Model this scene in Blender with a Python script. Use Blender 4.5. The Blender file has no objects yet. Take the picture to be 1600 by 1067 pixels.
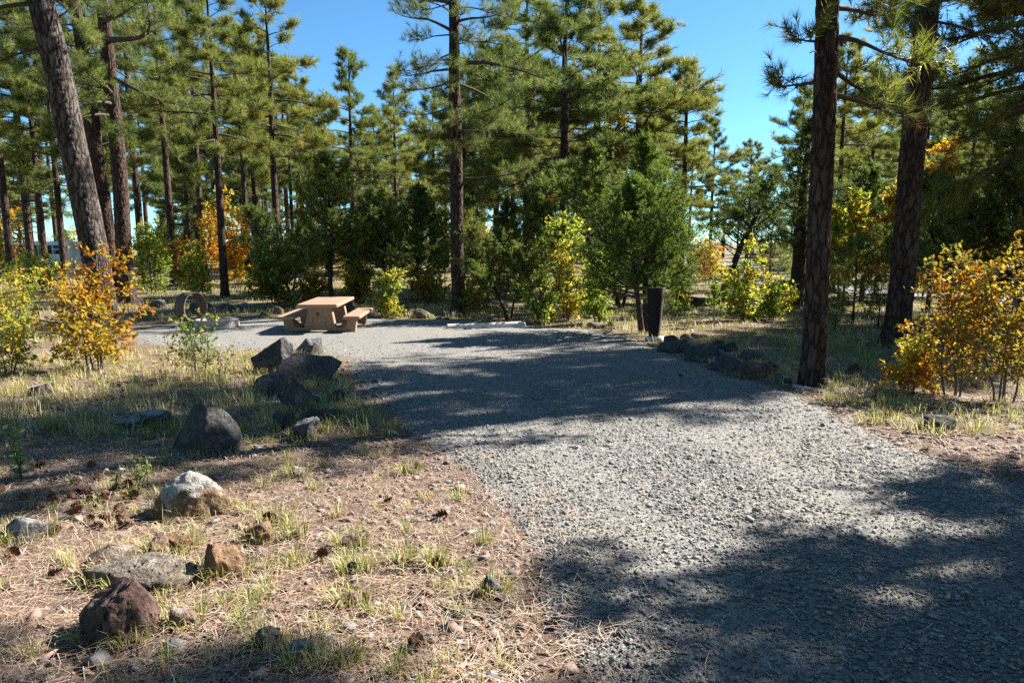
import bpy, math, random
import numpy as np
from mathutils import Vector

# ------------------------------------------------------------------ camera, sky, sun
SC = bpy.context.scene
COL = SC.collection
F, CX, CY, HOR = 1067.0, 800.0, 533.5, 375.0
PITCH = math.atan((CY - HOR) / F)
CP, SP = math.cos(PITCH), math.sin(PITCH)
EYE = 1.6
cam_d = bpy.data.cameras.new('camera'); cam = bpy.data.objects.new('camera', cam_d); COL.objects.link(cam)
cam.location = (0, 0, EYE); cam.rotation_euler = (math.pi/2 - PITCH, 0, 0)
cam_d.sensor_width = 36; cam_d.lens = 24; cam_d.clip_start = 0.05; cam_d.clip_end = 3000
SC.camera = cam
SUN_AZ, SUN_EL = math.radians(60), math.radians(36)      # azimuth clockwise from the view direction
w = bpy.data.worlds.new('World'); SC.world = w; w.use_nodes = True
nt = w.node_tree; bg = nt.nodes['Background']
sky = nt.nodes.new('ShaderNodeTexSky'); sky.sky_type = 'NISHITA'; sky.sun_disc = False
sky.sun_elevation = SUN_EL; sky.sun_rotation = SUN_AZ; sky.altitude = 2200; sky.air_density = 1.0; sky.dust_density = 0.15; sky.ozone_density = 2.2
tintn = nt.nodes.new('ShaderNodeMix'); tintn.data_type = 'RGBA'; tintn.blend_type = 'MULTIPLY'; tintn.inputs[0].default_value = 1.0; tintn.inputs[7].default_value = (.66, 1.07, 1.20, 1)
nt.links.new(sky.outputs[0], tintn.inputs[6]); nt.links.new(tintn.outputs[2], bg.inputs[0]); bg.inputs[1].default_value = 0.05
sl = bpy.data.lights.new('sun', 'SUN'); sl.energy = 5.0; sl.angle = math.radians(0.5); sl.color = (1.0, 0.95, 0.87)
so = bpy.data.objects.new('sun', sl); COL.objects.link(so)
SUND = Vector((math.sin(SUN_AZ)*math.cos(SUN_EL), math.cos(SUN_AZ)*math.cos(SUN_EL), math.sin(SUN_EL)))
so.rotation_euler = SUND.to_track_quat('Z', 'Y').to_euler(); so.location = (20, 15, 30)
vs = SC.view_settings; vs.view_transform = 'Standard'; vs.look = 'None'; vs.gamma = 1; vs.exposure = 1.85; vs.use_curve_mapping = False
cy = SC.cycles; cy.max_bounces = 4; cy.diffuse_bounces = 2; cy.glossy_bounces = 2; cy.transmission_bounces = 3; cy.transparent_max_bounces = 4
cy.use_denoising = False; cy.caustics_reflective = False; cy.caustics_refractive = False

# ------------------------------------------------------------------ noise and geometry helpers
def hsh(i, j, k, seed):
    n = (i*374761393 + j*668265263 + k*1440662683 + seed*974634777) & 0xffffffff
    n = ((n ^ (n >> 13))*1274126177) & 0xffffffff
    n = ((n ^ (n >> 15))*2246822519) & 0xffffffff
    return ((n ^ (n >> 16)) & 0xffff)/65535.0
def vnoise(p, seed=0):
    p = np.asarray(p, float); i = np.floor(p).astype(np.int64); f = p - i; u = f*f*(3 - 2*f)
    r = 0
    for a in (0, 1):
        for b in (0, 1):
            for c in (0, 1):
                wt = (u[..., 0] if a else 1-u[..., 0])*(u[..., 1] if b else 1-u[..., 1])*(u[..., 2] if c else 1-u[..., 2])
                r = r + wt*hsh(i[..., 0]+a, i[..., 1]+b, i[..., 2]+c, seed)
    return r*2 - 1
def fbm(p, octs=3, seed=0):
    r, a, s = 0, 1, 0
    p = np.asarray(p, float)
    for o in range(octs):
        r = r + a*vnoise(p*2**o + o*17.3, seed + o); s += a; a *= .5
    return r/s
def n2(x, y, s, seed=0, octs=3):
    x = np.asarray(x, float); y = np.asarray(y, float)
    return fbm(np.stack([x*s, y*s, np.zeros_like(x)+.5], -1), octs, seed)
def unit(v):
    v = np.asarray(v, float); return v/np.maximum(np.linalg.norm(v, axis=-1, keepdims=True), 1e-9)
def smooth(a, b, x):
    t = np.clip((np.asarray(x, float)-a)/(b-a), 0, 1); return t*t*(3-2*t)

def tz(x, y):                                             # terrain height
    x = np.asarray(x, float); y = np.asarray(y, float)
    k = 2.0; t = y
    lo = k*np.logaddexp(0, t/k)                           # soft 0
    b = -0.05*(lo - k*np.logaddexp(0, (lo-19)/k))         # levels out at 19 m
    und = 0.05*n2(x, y, .35, 3, 2)*smooth(2, 9, np.hypot(x, y)) + 0.25*n2(x, y, .045, 8, 2)*smooth(30, 60, np.hypot(x, y))
    side = -0.10*smooth(0, 4, (x - (2.6+.17*y)))*smooth(-4, 4, 14-y)
    return b + und + side
def ray(px, py):
    a, b = (px-CX)/F, (CY-py)/F
    return np.array([a, CP + b*SP, -SP + b*CP])
def at(px, py):                                           # ground point seen at a photo pixel
    r = ray(px, py); t = 5.0
    lo, hi = 0.5, 400.0
    for _ in range(60):
        m = .5*(lo+hi); p = r*m
        if EYE + p[2] > tz(p[0], p[1]): lo = m
        else: hi = m
    p = r*lo; return np.array([p[0], p[1], float(tz(p[0], p[1]))])
def atd(px, d):                                           # ground point at a given depth under a pixel column
    z = -0.95
    for _ in range(3):
        x = (px-CX)/F*(d*CP + (EYE-z)*SP); z = float(tz(x, d))
    return np.array([x, d, z])
def ppm(p): return F/(p[1]*CP + (EYE-p[2])*SP)             # photo pixels per metre there
def ztop(p, py):                                          # height above base p at which pixel row py lies
    b = (CY-py)/F; r2 = (-SP + b*CP)/(CP + b*SP); return EYE + r2*p[1] - p[2]

def mesh(name, v, t, mats, col=None, mi=None, smoothf=False, q=None):
    v = np.ascontiguousarray(v, np.float32); me = bpy.data.meshes.new(name)
    t = np.ascontiguousarray(t, np.int32); k = t.shape[1]
    me.vertices.add(len(v)); me.vertices.foreach_set('co', v.ravel())
    me.loops.add(t.size); me.loops.foreach_set('vertex_index', t.ravel())
    me.polygons.add(len(t)); me.polygons.foreach_set('loop_start', np.arange(0, t.size, k, dtype=np.int32))
    if mi is not None: me.polygons.foreach_set('material_index', np.ascontiguousarray(mi, np.int32))
    if smoothf: me.polygons.foreach_set('use_smooth', np.ones(len(t), bool))
    if col is not None:
        a = me.color_attributes.new('col', 'FLOAT_COLOR', 'POINT'); c = np.ones((len(v), 4), np.float32); c[:, :3] = col
        a.data.foreach_set('color', c.ravel())
    for m in (mats if isinstance(mats, (list, tuple)) else [mats]): me.materials.append(m)
    me.update(calc_edges=True); return me
def obj(name, me, parent=None, loc=None, rz=0, sc=None):
    o = bpy.data.objects.new(name, me); COL.objects.link(o)
    if loc is not None: o.location = [float(c) for c in loc]
    if rz: o.rotation_euler = (0, 0, rz)
    if sc is not None: o.scale = (sc, sc, sc) if np.isscalar(sc) else sc
    if parent: o.parent = parent
    return o
def tag(o, label=None, cat=None, group=None, kind=None):
    if label: o['label'] = label
    if cat: o['category'] = cat
    if group: o['group'] = group
    if kind: o['kind'] = kind
    return o
def empty(name, loc, rz=0, sc=None): return obj(name, None, None, loc, rz, sc)
def copy_tree(o, parent=None):
    c = o.copy(); COL.objects.link(c); c.parent = parent
    for ch in list(o.children): copy_tree(ch, c)
    return c

class Geo:
    def __init__(s): s.v = []; s.t = []; s.c = []; s.n = 0
    def add(s, v, t, c=(1, 1, 1)):
        v = np.asarray(v, float).reshape(-1, 3); t = np.asarray(t, int).reshape(-1, 3)
        c = np.broadcast_to(np.asarray(c, float), (len(v), 3))
        s.v.append(v); s.t.append(t + s.n); s.c.append(c); s.n += len(v)
    def out(s): return np.concatenate(s.v), np.concatenate(s.t), np.concatenate(s.c)
    def make(s, name, mat, smoothf=False):
        v, t, c = s.out(); return mesh(name, v, t, mat, c, None, smoothf)
def grid_tris(n, m, wrap=False):                          # n rings of m points
    i, j = np.meshgrid(np.arange(n-1), np.arange(m if wrap else m-1), indexing='ij')
    a = i*m + j; b = i*m + (j+1) % m; c = a + m; d = b + m
    return np.concatenate([np.stack([a, b, d], -1).reshape(-1, 3), np.stack([a, d, c], -1).reshape(-1, 3)])
def tube(path, rad, sides, cap=True):
    path = np.asarray(path, float); n = len(path); rad = np.broadcast_to(np.asarray(rad, float), (n,))
    T = unit(np.gradient(path, axis=0)); ref = np.array([0, 0, 1.]) if abs(T[0, 2]) < .8 else np.array([1., 0, 0])
    A = unit(np.cross(T, ref)); B = np.cross(T, A)
    th = np.arange(sides)*2*np.pi/sides
    v = path[:, None] + rad[:, None, None]*(A[:, None]*np.cos(th)[None, :, None] + B[:, None]*np.sin(th)[None, :, None])
    v = v.reshape(-1, 3); t = grid_tris(n, sides, True)
    if cap:
        v = np.concatenate([v, path[-1:], path[:1]]); e = len(v)
        k = np.arange(sides); kk = (k+1) % sides
        t = np.concatenate([t, np.stack([(n-1)*sides+k, (n-1)*sides+kk, np.full(sides, e-2)], -1), np.stack([kk, k, np.full(sides, e-1)], -1)])
    return v, t
def sticks(P0, P1, r0, r1, sides=3):                      # a batch of straight tapering twigs
    P0 = np.asarray(P0, float); P1 = np.asarray(P1, float); N = len(P0)
    T = unit(P1-P0); ref = np.where(np.abs(T[:, 2:3]) < .8, np.array([[0, 0, 1.]]), np.array([[1., 0, 0]]))
    A = unit(np.cross(T, ref)); B = np.cross(T, A); th = np.arange(sides)*2*np.pi/sides
    if sides == 2:                                        # thin twigs as narrow blades, turned at random
        ph = np.arange(N)*2.4; W = A*np.cos(ph)[:, None] + B*np.sin(ph)[:, None]; r0 = np.broadcast_to(r0, (N,))[:, None]*W; r1 = np.broadcast_to(r1, (N,))[:, None]*W
        return np.stack([P0-r0, P0+r0, P1+r1, P1-r1], 1).reshape(-1, 3), (np.array([[0, 1, 2], [0, 2, 3]])[None] + (np.arange(N)*4)[:, None, None]).reshape(-1, 3)
    ring = A[:, None]*np.cos(th)[None, :, None] + B[:, None]*np.sin(th)[None, :, None]
    r0 = np.broadcast_to(r0, (N,)); r1 = np.broadcast_to(r1, (N,))
    v = np.concatenate([P0[:, None]+ring*r0[:, None, None], P1[:, None]+ring*r1[:, None, None]], 1).reshape(-1, 3)
    k = np.arange(sides); kk = (k+1) % sides
    t1 = np.concatenate([np.stack([k, kk, kk+sides], -1), np.stack([k, kk+sides, k+sides], -1)])
    t = (t1[None] + (np.arange(N)*2*sides)[:, None, None]).reshape(-1, 3)
    return v, t
def tufts(rng, P, D, n, ln, wd, back, spread, cols, cj=.25):
    """needles: n thin triangles round each tip P with twig direction D"""
    P = np.asarray(P, float); D = unit(D); N = len(P)
    P = np.repeat(P, n, 0); D = np.repeat(D, n, 0); M = N*n
    rv = unit(rng.normal(size=(M, 3))); pr = unit(rv - (rv*D).sum(1, keepdims=True)*D)
    th = rng.uniform(spread[0], spread[1], M)[:, None]
    d = unit(D*np.cos(th) + pr*np.sin(th) + np.array([0, 0, .08]))
    L = (ln*rng.uniform(.7, 1.15, M))[:, None]
    base = P - D*(back*rng.uniform(0, 1, M))[:, None]
    sd = unit(np.cross(d, rng.normal(size=(M, 3))))*wd*.5
    v = np.stack([base-sd, base+sd, base + d*L], 1).reshape(-1, 3)
    t = np.arange(M*3).reshape(-1, 3)
    c = np.repeat(np.asarray(cols, float), n, 0)*(1 + cj*rng.uniform(-1, 1, (M, 1)))
    return v, t, np.repeat(c, 3, 0)
def inpoly(x, y, poly):
    x = np.asarray(x, float); y = np.asarray(y, float); r = np.zeros(x.shape, bool); P = np.asarray(poly)
    for (x0, y0), (x1, y1) in zip(P, np.roll(P, -1, 0)):
        if y0 == y1: continue
        c = ((y0 > y) != (y1 > y)) & (x < (x1-x0)*(y-y0)/(y1-y0) + x0); r ^= c
    return r
def box(g, c, s, col=(1, 1, 1), rot=0, bev=0.0, taper=1.0):
    bm = np.array([[a, b, d] for d in (-1, 1) for b in (-1, 1) for a in (-1, 1)], float)*.5
    bm[4:, :2] *= taper; bm = bm*np.asarray(s); ca, sa = math.cos(rot), math.sin(rot)
    v = bm.copy(); v[:, 0] = bm[:, 0]*ca - bm[:, 1]*sa; v[:, 1] = bm[:, 0]*sa + bm[:, 1]*ca
    t = [(0, 2, 1), (1, 2, 3), (4, 5, 6), (5, 7, 6), (0, 1, 4), (1, 5, 4), (2, 6, 3), (3, 6, 7), (0, 4, 2), (2, 4, 6), (1, 3, 5), (3, 7, 5)]
    g.add(v + np.asarray(c), t, col)

# ------------------------------------------------------------------ materials
def newmat(name):
    m = bpy.data.materials.new(name); m.use_nodes = True; n = m.node_tree; n.nodes.clear()
    o = n.nodes.new('ShaderNodeOutputMaterial'); return m, n, o
class NB:
    def __init__(s, n): s.n = n
    def node(s, t, **k):
        x = s.n.nodes.new(t)
        for a, b in k.items(): setattr(x, a, b)
        return x
    def link(s, a, b): s.n.links.new(a, b)
    def coord(s, scale=(1, 1, 1), which='Object'):
        c = s.node('ShaderNodeTexCoord'); mp = s.node('ShaderNodeMapping'); mp.inputs['Scale'].default_value = scale
        s.link(c.outputs[which], mp.inputs[0]); return mp.outputs[0]
    def noise(s, vec, scale, detail=4, rough=.6):
        x = s.node('ShaderNodeTexNoise'); x.inputs['Scale'].default_value = scale; x.inputs['Detail'].default_value = detail; x.inputs['Roughness'].default_value = rough
        if vec is not None: s.link(vec, x.inputs['Vector'])
        return x.outputs['Fac']
    def voro(s, vec, scale, feat='F1', out='Distance', rnd=1):
        x = s.node('ShaderNodeTexVoronoi'); x.feature = feat; x.inputs['Scale'].default_value = scale; x.inputs['Randomness'].default_value = rnd
        if vec is not None: s.link(vec, x.inputs['Vector'])
        return x.outputs[out]
    def ramp(s, fac, pts):
        x = s.node('ShaderNodeValToRGB'); e = x.color_ramp.elements
        while len(e) < len(pts): e.new(.5)
        for el, (p, c) in zip(e, pts): el.position = p; el.color = (*c, 1) if len(c) == 3 else c
        s.link(fac, x.inputs[0]); return x.outputs[0]
    def mix(s, fac, a, b, mode='MIX'):
        x = s.node('ShaderNodeMix'); x.data_type = 'RGBA'; x.blend_type = mode
        for v, i in ((fac, 0), (a, 6), (b, 7)):
            if hasattr(v, 'links'): s.link(v, x.inputs[i])
            elif i == 0: x.inputs[0].default_value = v
            else: x.inputs[i].default_value = (*v, 1)
        return x.outputs[2]
    def bump(s, h, strength=.5, dist=.02, nrm=None):
        x = s.node('ShaderNodeBump'); x.inputs['Strength'].default_value = strength; x.inputs['Distance'].default_value = dist
        s.link(h, x.inputs['Height'])
        if nrm is not None: s.link(nrm, x.inputs['Normal'])
        return x.outputs[0]
    def math(s, op, a, b=0.0):
        x = s.node('ShaderNodeMath'); x.operation = op
        for v, i in ((a, 0), (b, 1)):
            if hasattr(v, 'links'): s.link(v, x.inputs[i])
            else: x.inputs[i].default_value = v
        return x.outputs[0]
    def bsdf(s, color, rough=.9, nrm=None, spec=.3, metal=0.0):
        x = s.node('ShaderNodeBsdfPrincipled')
        for v, i in ((color, 'Base Color'), (rough, 'Roughness')):
            if hasattr(v, 'links'): s.link(v, x.inputs[i])
            else: x.inputs[i].default_value = (*v, 1) if i == 'Base Color' else v
        x.inputs['Specular IOR Level'].default_value = spec; x.inputs['Metallic'].default_value = metal
        if nrm is not None: s.link(nrm, x.inputs['Normal'])
        return x.outputs[0]
    def attr(s, name='col'):
        x = s.node('ShaderNodeVertexColor'); x.layer_name = name; return x.outputs[0]
M = {}
def m_leaf(name, trans=.35, rough=.45, spec=.4, tint=(1, 1, 1), tboost=1.3):
    m, n, o = newmat(name); b = NB(n); c = b.attr()
    c = b.mix(1.0, c, tint, 'MULTIPLY'); oi = b.node('ShaderNodeObjectInfo'); c = b.mix(1.0, c, b.ramp(oi.outputs['Random'], [(0, (.78, .86, .90)), (.5, (1.0, 1.0, .95)), (1, (1.2, 1.08, .85))]), 'MULTIPLY')
    p = b.bsdf(c, rough, None, spec)
    t = b.node('ShaderNodeBsdfTranslucent'); b.link(b.mix(1.0, c, (tboost, tboost*1.05, tboost*.7), 'MULTIPLY'), t.inputs[0])
    mx = b.node('ShaderNodeMixShader'); mx.inputs[0].default_value = trans
    b.link(p, mx.inputs[1]); b.link(t.outputs[0], mx.inputs[2]); b.link(mx.outputs[0], o.inputs[0]); M[name] = m
m_leaf('needles', .38, .5, .3, (1.5, 1.42, 1.2), 1.5); m_leaf('juniper', .38, .65, .2, (1.8, 1.75, 1.45), 1.5); m_leaf('oakleaf', .45, .6, .18, tboost=1.2); m_leaf('grass', .3, .55, .3, tboost=1.1)
def m_bark(name, ca, cb, cc, sx=10, sz=2.6, bump=.8):
    m, n, o = newmat(name); b = NB(n); v = b.coord((sx, sx, sz))
    wob = b.noise(v, 1.6, 3); wv = b.node('ShaderNodeVectorMath'); wv.operation = 'ADD'
    b.link(v, wv.inputs[0]); b.link(wob, wv.inputs[1]); vv = wv.outputs[0]
    e = b.voro(vv, 1.0, 'DISTANCE_TO_EDGE'); plate = b.voro(vv, 1.0, 'F1', 'Color')
    fine = b.noise(b.coord((30, 30, 12)), 2.0, 6, .7)
    pc = b.node('ShaderNodeSeparateColor'); b.link(plate, pc.inputs[0])
    base = b.mix(pc.outputs[0], ca, cb); base = b.mix(b.math('MULTIPLY', fine, .8), base, (ca[0]*.45, ca[1]*.42, ca[2]*.42))
    crack = b.ramp(e, [(0.0, (1, 1, 1)), (.16, (0, 0, 0))])
    colr = b.mix(crack, base, cc)
    hgt = b.math('ADD', b.math('MULTIPLY', b.ramp(e, [(0, (0, 0, 0)), (.22, (1, 1, 1))]), 1.0), b.math('MULTIPLY', fine, .6))
    b.link(b.bsdf(colr, .92, b.bump(hgt, bump, .025), .15), o.inputs[0]); M[name] = m
m_bark('bark', (.10, .062, .047), (.15, .105, .085), (.018, .011, .009))
m_bark('bark_grey', (.10, .078, .066), (.22, .185, .165), (.012, .009, .008), 8, 2.0)
m_bark('bark_juniper', (.10, .07, .055), (.15, .115, .095), (.03, .022, .018), 22, 3.0)
def m_plain(name, c, rough=.8, var=.25, sc=6, bump=.2, spec=.3, metal=0.0, bd=.01):
    m, n, o = newmat(name); b = NB(n); v = b.coord()
    f = b.noise(v, sc, 5, .65); f2 = b.noise(v, sc*7, 4, .7)
    k = b.mix(f, tuple(x*(1-var) for x in c), tuple(min(1, x*(1+var)) for x in c)); k = b.mix(b.math('MULTIPLY', f2, .35), k, tuple(x*.6 for x in c))
    b.link(b.bsdf(k, rough, b.bump(f2, bump, bd), spec, metal), o.inputs[0]); M[name] = m
m_plain('twig', (.085, .06, .048), .9, .3, 10); m_plain('oak_wood', (.13, .10, .08), .9, .3, 12); m_plain('dead_wood', (.42, .37, .32), .85, .25, 9, .5)
m_plain('concrete_tan', (.33, .21, .14), .85, .24, 4, .35, .25, 0, .004); m_plain('concrete_white', (.62, .60, .56), .85, .12, 5, .4, .25, 0, .006)
m_plain('concrete_pad', (.50, .42, .36), .9, .15, 7, .4, .2, 0, .006)
m_plain('rust_steel', (.12, .088, .068), .7, .45, 9, .3, .4, .4); m_plain('brown_paint', (.022, .014, .010), .95, .25, 5, .15, .4)
m_plain('white_paint', (.75, .75, .74), .35, .05, 3, .05, .5); m_plain('dark_glass', (.02, .025, .03), .08, .1, 3, 0.0, .8)
m_plain('tyre', (.03, .03, .03), .85, .2, 8); m_plain('roof_metal', (.30, .31, .33), .5, .12, 4, .1); m_plain('brown_board', (.13, .065, .04), .8, .2, 4)
m_plain('asphalt', (.17, .165, .16), .9, .2, 8, .3); m_plain('cone', (.16, .085, .05), .8, .4, 30, .2); m_plain('petal', (.80, .79, .70), .7, .08, 8, 0)
def m_rock(name, ca, cb, lichen=None, pits=.5, lamt=.55):
    m, n, o = newmat(name); b = NB(n); v = b.coord(); oi = b.node('ShaderNodeObjectInfo')
    mp = b.node('ShaderNodeVectorMath'); mp.operation = 'ADD'; b.link(v, mp.inputs[0])
    cm = b.node('ShaderNodeCombineXYZ'); b.link(b.math('MULTIPLY', oi.outputs['Random'], 37.0), cm.inputs[0]); b.link(cm.outputs[0], mp.inputs[1]); v = mp.outputs[0]
    f = b.noise(v, 4.5, 6, .7); g = b.noise(v, 22, 5, .7); h = b.noise(v, 70, 3, .6)
    k = b.mix(b.ramp(f, [(.35, (0, 0, 0)), (.65, (1, 1, 1))]), ca, cb); k = b.mix(b.ramp(g, [(.38, (.85, .85, .85)), (.62, (0, 0, 0))]), k, tuple(x*.38 for x in ca)); k = b.mix(b.ramp(h, [(.60, (0, 0, 0)), (.75, (.5, .5, .5))]), k, tuple(min(.6, x*1.9) for x in cb))
    if lichen:
        geo = b.node('ShaderNodeNewGeometry'); sp = b.node('ShaderNodeSeparateXYZ'); b.link(geo.outputs['Normal'], sp.inputs[0])
        lf = b.math('ADD', b.math('MULTIPLY', sp.outputs[2], .35), b.noise(v, 7, 6, .75))
        k = b.mix(b.ramp(lf, [(lamt+.12, (0, 0, 0)), (lamt+.2, (1, 1, 1))]), k, lichen)
    pv = b.voro(v, 26, 'F1'); pit = b.ramp(pv, [(.12, (0, 0, 0)), (.3, (1, 1, 1))])
    pm = b.ramp(b.noise(v, 6, 3), [(.45, (0, 0, 0)), (.6, (1, 1, 1))])
    pit = b.mix(b.math('MULTIPLY', pm, pits), (1, 1, 1), pit)
    k = b.mix(1.0, k, b.mix(.7, (1, 1, 1), pit), 'MULTIPLY')
    hh = b.math('ADD', b.math('ADD', g, b.math('MULTIPLY', h, .4)), b.math('MULTIPLY', pit, .8))
    b.link(b.bsdf(k, .93, b.bump(hh, 1.0, .035), .15), o.inputs[0]); M[name] = m
m_rock('rock_dark', (.085, .08, .08), (.15, .138, .132), (.19, .19, .185), .4, .74)
m_rock('rock_grey', (.12, .11, .105), (.19, .18, .17), (.27, .27, .255), .5, .66)
m_rock('rock_tan', (.22, .145, .085), (.28, .19, .12), (.34, .325, .30), .35, .56)
m_rock('rock_orange', (.25, .135, .068), (.25, .17, .11), (.28, .26, .245), .6, .78)
m_rock('rock_red', (.125, .078, .066), (.20, .125, .10), (.25, .20, .18), 1.0, .78)
m_rock('rock_pink', (.25, .165, .125), (.29, .205, .16), (.31, .26, .225), .6, .70)
m_rock('rock_pale', (.20, .165, .13), (.26, .22, .18), (.30, .28, .25), .9, .76)
# soil: red-brown earth, straw litter and moss-green patches
m, n, o = newmat('soil'); b = NB(n); v = b.coord()
big = b.noise(v, .55, 5, .6); mid = b.noise(v, 4, 6, .7); fine = b.noise(v, 38, 5, .7); st = b.noise(b.coord((16, 90, 16)), 1.0, 4, .7); st2 = b.noise(b.coord((80, 14, 16)), 1.0, 4, .7)
k = b.mix(b.ramp(mid, [(.35, (0, 0, 0)), (.7, (1, 1, 1))]), (.165, .105, .083), (.32, .235, .19))
straw = b.ramp(b.math('MAXIMUM', st, st2), [(.52, (0, 0, 0)), (.66, (1, 1, 1))])
k = b.mix(b.math('MULTIPLY', straw, .7), k, (.42, .325, .24))
far = b.node('ShaderNodeSeparateXYZ'); b.link(v, far.inputs[0])
gm = b.ramp(b.math('ADD', b.math('MULTIPLY', far.outputs[1], .012), b.math('MULTIPLY', big, .9)), [(.50, (0, 0, 0)), (.80, (1, 1, 1))])
k = b.mix(b.math('MULTIPLY', gm, .75), k, b.mix(mid, (.16, .15, .055), (.38, .32, .16)))
k = b.mix(b.math('MULTIPLY', b.ramp(fine, [(.4, (1, 1, 1)), (.6, (0, 0, 0))]), .45), k, (.07, .042, .032))
b.link(b.bsdf(k, .95, b.bump(b.math('ADD', fine, b.math('MULTIPLY', straw, .5)), .9, .03), .12), o.inputs[0]); M['soil'] = m
# gravel: crushed grey stone
m, n, o = newmat('gravel_bed'); b = NB(n); v = b.coord()
c1 = b.voro(v, 42, 'F1', 'Color'); d1 = b.voro(v, 42, 'DISTANCE_TO_EDGE'); c2 = b.voro(v, 95, 'F1', 'Color'); big = b.noise(v, .7, 4, .6)
s1 = b.node('ShaderNodeSeparateColor'); b.link(c1, s1.inputs[0]); s2 = b.node('ShaderNodeSeparateColor'); b.link(c2, s2.inputs[0])
k = b.ramp(s1.outputs[0], [(0, (.08, .08, .08)), (.4, (.175, .17, .16)), (.75, (.26, .248, .226)), (1, (.36, .33, .29))])
k = b.mix(.3, k, b.ramp(s2.outputs[1], [(0, (.05, .05, .05)), (1, (.27, .25, .225))]))
k = b.mix(b.math('MULTIPLY', b.ramp(big, [(.48, (0, 0, 0)), (.68, (1, 1, 1))]), .5), k, (.23, .205, .16))
h = b.math('ADD', b.ramp(d1, [(0, (0, 0, 0)), (.25, (1, 1, 1))]), b.math('MULTIPLY', s1.outputs[1], .8))
b.link(b.bsdf(k, .9, b.bump(h, .5, .008), .25), o.inputs[0]); M['gravel_bed'] = m
m, n, o = newmat('stone_chip'); b = NB(n); k = b.mix(b.math('MULTIPLY', b.noise(b.coord(), 60, 4), .4), b.attr(), (.12, .11, .105)); b.link(b.bsdf(k, .88, None, .3), o.inputs[0]); M['stone_chip'] = m
m, n, o = newmat('straw'); b = NB(n); b.link(b.bsdf(b.attr(), .75, None, .3), o.inputs[0]); M['straw'] = m

# ------------------------------------------------------------------ ground, drive, road
def axis(half, n, k, c=0.0):
    t = np.linspace(-1, 1, n); return c + half*np.sinh(k*t)/math.sinh(k)
gx = axis(420, 250, 6.2); gy = axis(420, 260, 6.2, 6.0)
X, Y = np.meshgrid(gx, gy); Z = tz(X, Y) + .012*n2(X, Y, 3.1, 5, 3)*smooth(60, 20, np.hypot(X, Y))
PAD_PX = [(845, 1067), (800, 960), (790, 880), (752, 800), (700, 735), (640, 690), (590, 640), (545, 590), (530, 562), (440, 548), (330, 547), (215, 540), (172, 526), (205, 513),
          (300, 503), (390, 497), (470, 500), (560, 497), (690, 499), (760, 502), (840, 509), (930, 516), (1000, 527), (1030, 545), (1095, 566), (1160, 589), (1240, 608), (1330, 648), (1440, 697), (1600, 752)]
PAD = [tuple(at(*p)[:2]) for p in PAD_PX] + [(6.5, 3.9), (9.5, 2.2), (10, -6), (-1.2, -6), (-.4, .5)]
PADA = np.array(PAD)
def padin(x, y, wob=.12):
    return inpoly(x + wob*n2(x, y, 1.7, 21, 3), y + wob*1.5*n2(x, y, 1.7, 22, 3), PADA)
GV = np.stack([X, Y, Z], -1).reshape(-1, 3)
ii, jj = np.meshgrid(np.arange(len(gy)-1), np.arange(len(gx)-1), indexing='ij'); a = ii*len(gx)+jj
quads = np.stack([a, a+1, a+len(gx)+1, a+len(gx)], -1).reshape(-1, 4)
o = obj('ground', mesh('ground', GV, quads, M['soil'], None, None, True)); tag(o, kind='structure')
# gravel drive: its own sheet a little above the earth
px_ = np.concatenate([np.arange(-13, 10.6, .09)]); py_ = np.concatenate([np.arange(-6, 9, .09), np.arange(9, 23.5, .14)])
X, Y = np.meshgrid(px_, py_)
def paddist(x, y, wob=.14):                               # signed distance to the drive's edge, positive inside
    x = np.asarray(x, float); y = np.asarray(y, float); xx = x + wob*n2(x, y, 1.7, 21, 3); yy = y + wob*1.6*n2(x, y, 1.7, 22, 3); d = np.full(x.shape, 1e9)
    for (x0, y0), (x1, y1) in zip(PADA, np.roll(PADA, -1, 0)):
        ex, ey = x1-x0, y1-y0; t = np.clip(((xx-x0)*ex + (yy-y0)*ey)/(ex*ex+ey*ey+1e-9), 0, 1); d = np.minimum(d, np.hypot(xx-x0-t*ex, yy-y0-t*ey))
    return np.where(inpoly(xx, yy, PADA), d, -d)
PD = paddist(X, Y); ok = PD > -.12
Z = tz(X, Y) - .03 + .062*smooth(-.1, .45, PD) + .012*n2(X, Y, 1.3, 31, 3)
cell = ok[:-1, :-1] & ok[1:, :-1] & ok[:-1, 1:] & ok[1:, 1:]
ii, jj = np.nonzero(cell); a = ii*len(px_)+jj
quads = np.stack([a, a+1, a+len(px_)+1, a+len(px_)], -1)
used = np.unique(quads); rm = np.zeros(X.size, int); rm[used] = np.arange(len(used))
o = obj('gravel_drive', mesh('gravel_drive', np.stack([X, Y, Z], -1).reshape(-1, 3)[used], rm[quads], M['gravel_bed'], None, None, True)); tag(o, kind='structure')
# the campground road behind the right-hand trees
rp = np.array([[40, 22], [30, 25.5], [22, 29], [17.5, 33], [15.5, 40], [17, 52], [22, 66], [27, 85], [26, 110], [10, 140], [-30, 165]], float)
tt = np.linspace(0, len(rp)-1, 90); cx = np.interp(tt, np.arange(len(rp)), rp[:, 0]); cyy = np.interp(tt, np.arange(len(rp)), rp[:, 1])
ker = np.ones(7)/7; cx = np.convolve(np.pad(cx, 3, 'edge'), ker, 'valid'); cyy = np.convolve(np.pad(cyy, 3, 'edge'), ker, 'valid')
tg = unit(np.stack([np.gradient(cx), np.gradient(cyy)], -1)); nn = np.stack([-tg[:, 1], tg[:, 0]], -1)
off = np.linspace(-1.9, 1.9, 7); rv = np.stack([cx, cyy], -1)[:, None] + nn[:, None]*off[None, :, None]
rv = np.concatenate([rv, (tz(rv[..., 0], rv[..., 1]) + .06)[..., None]], -1).reshape(-1, 3)
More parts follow.
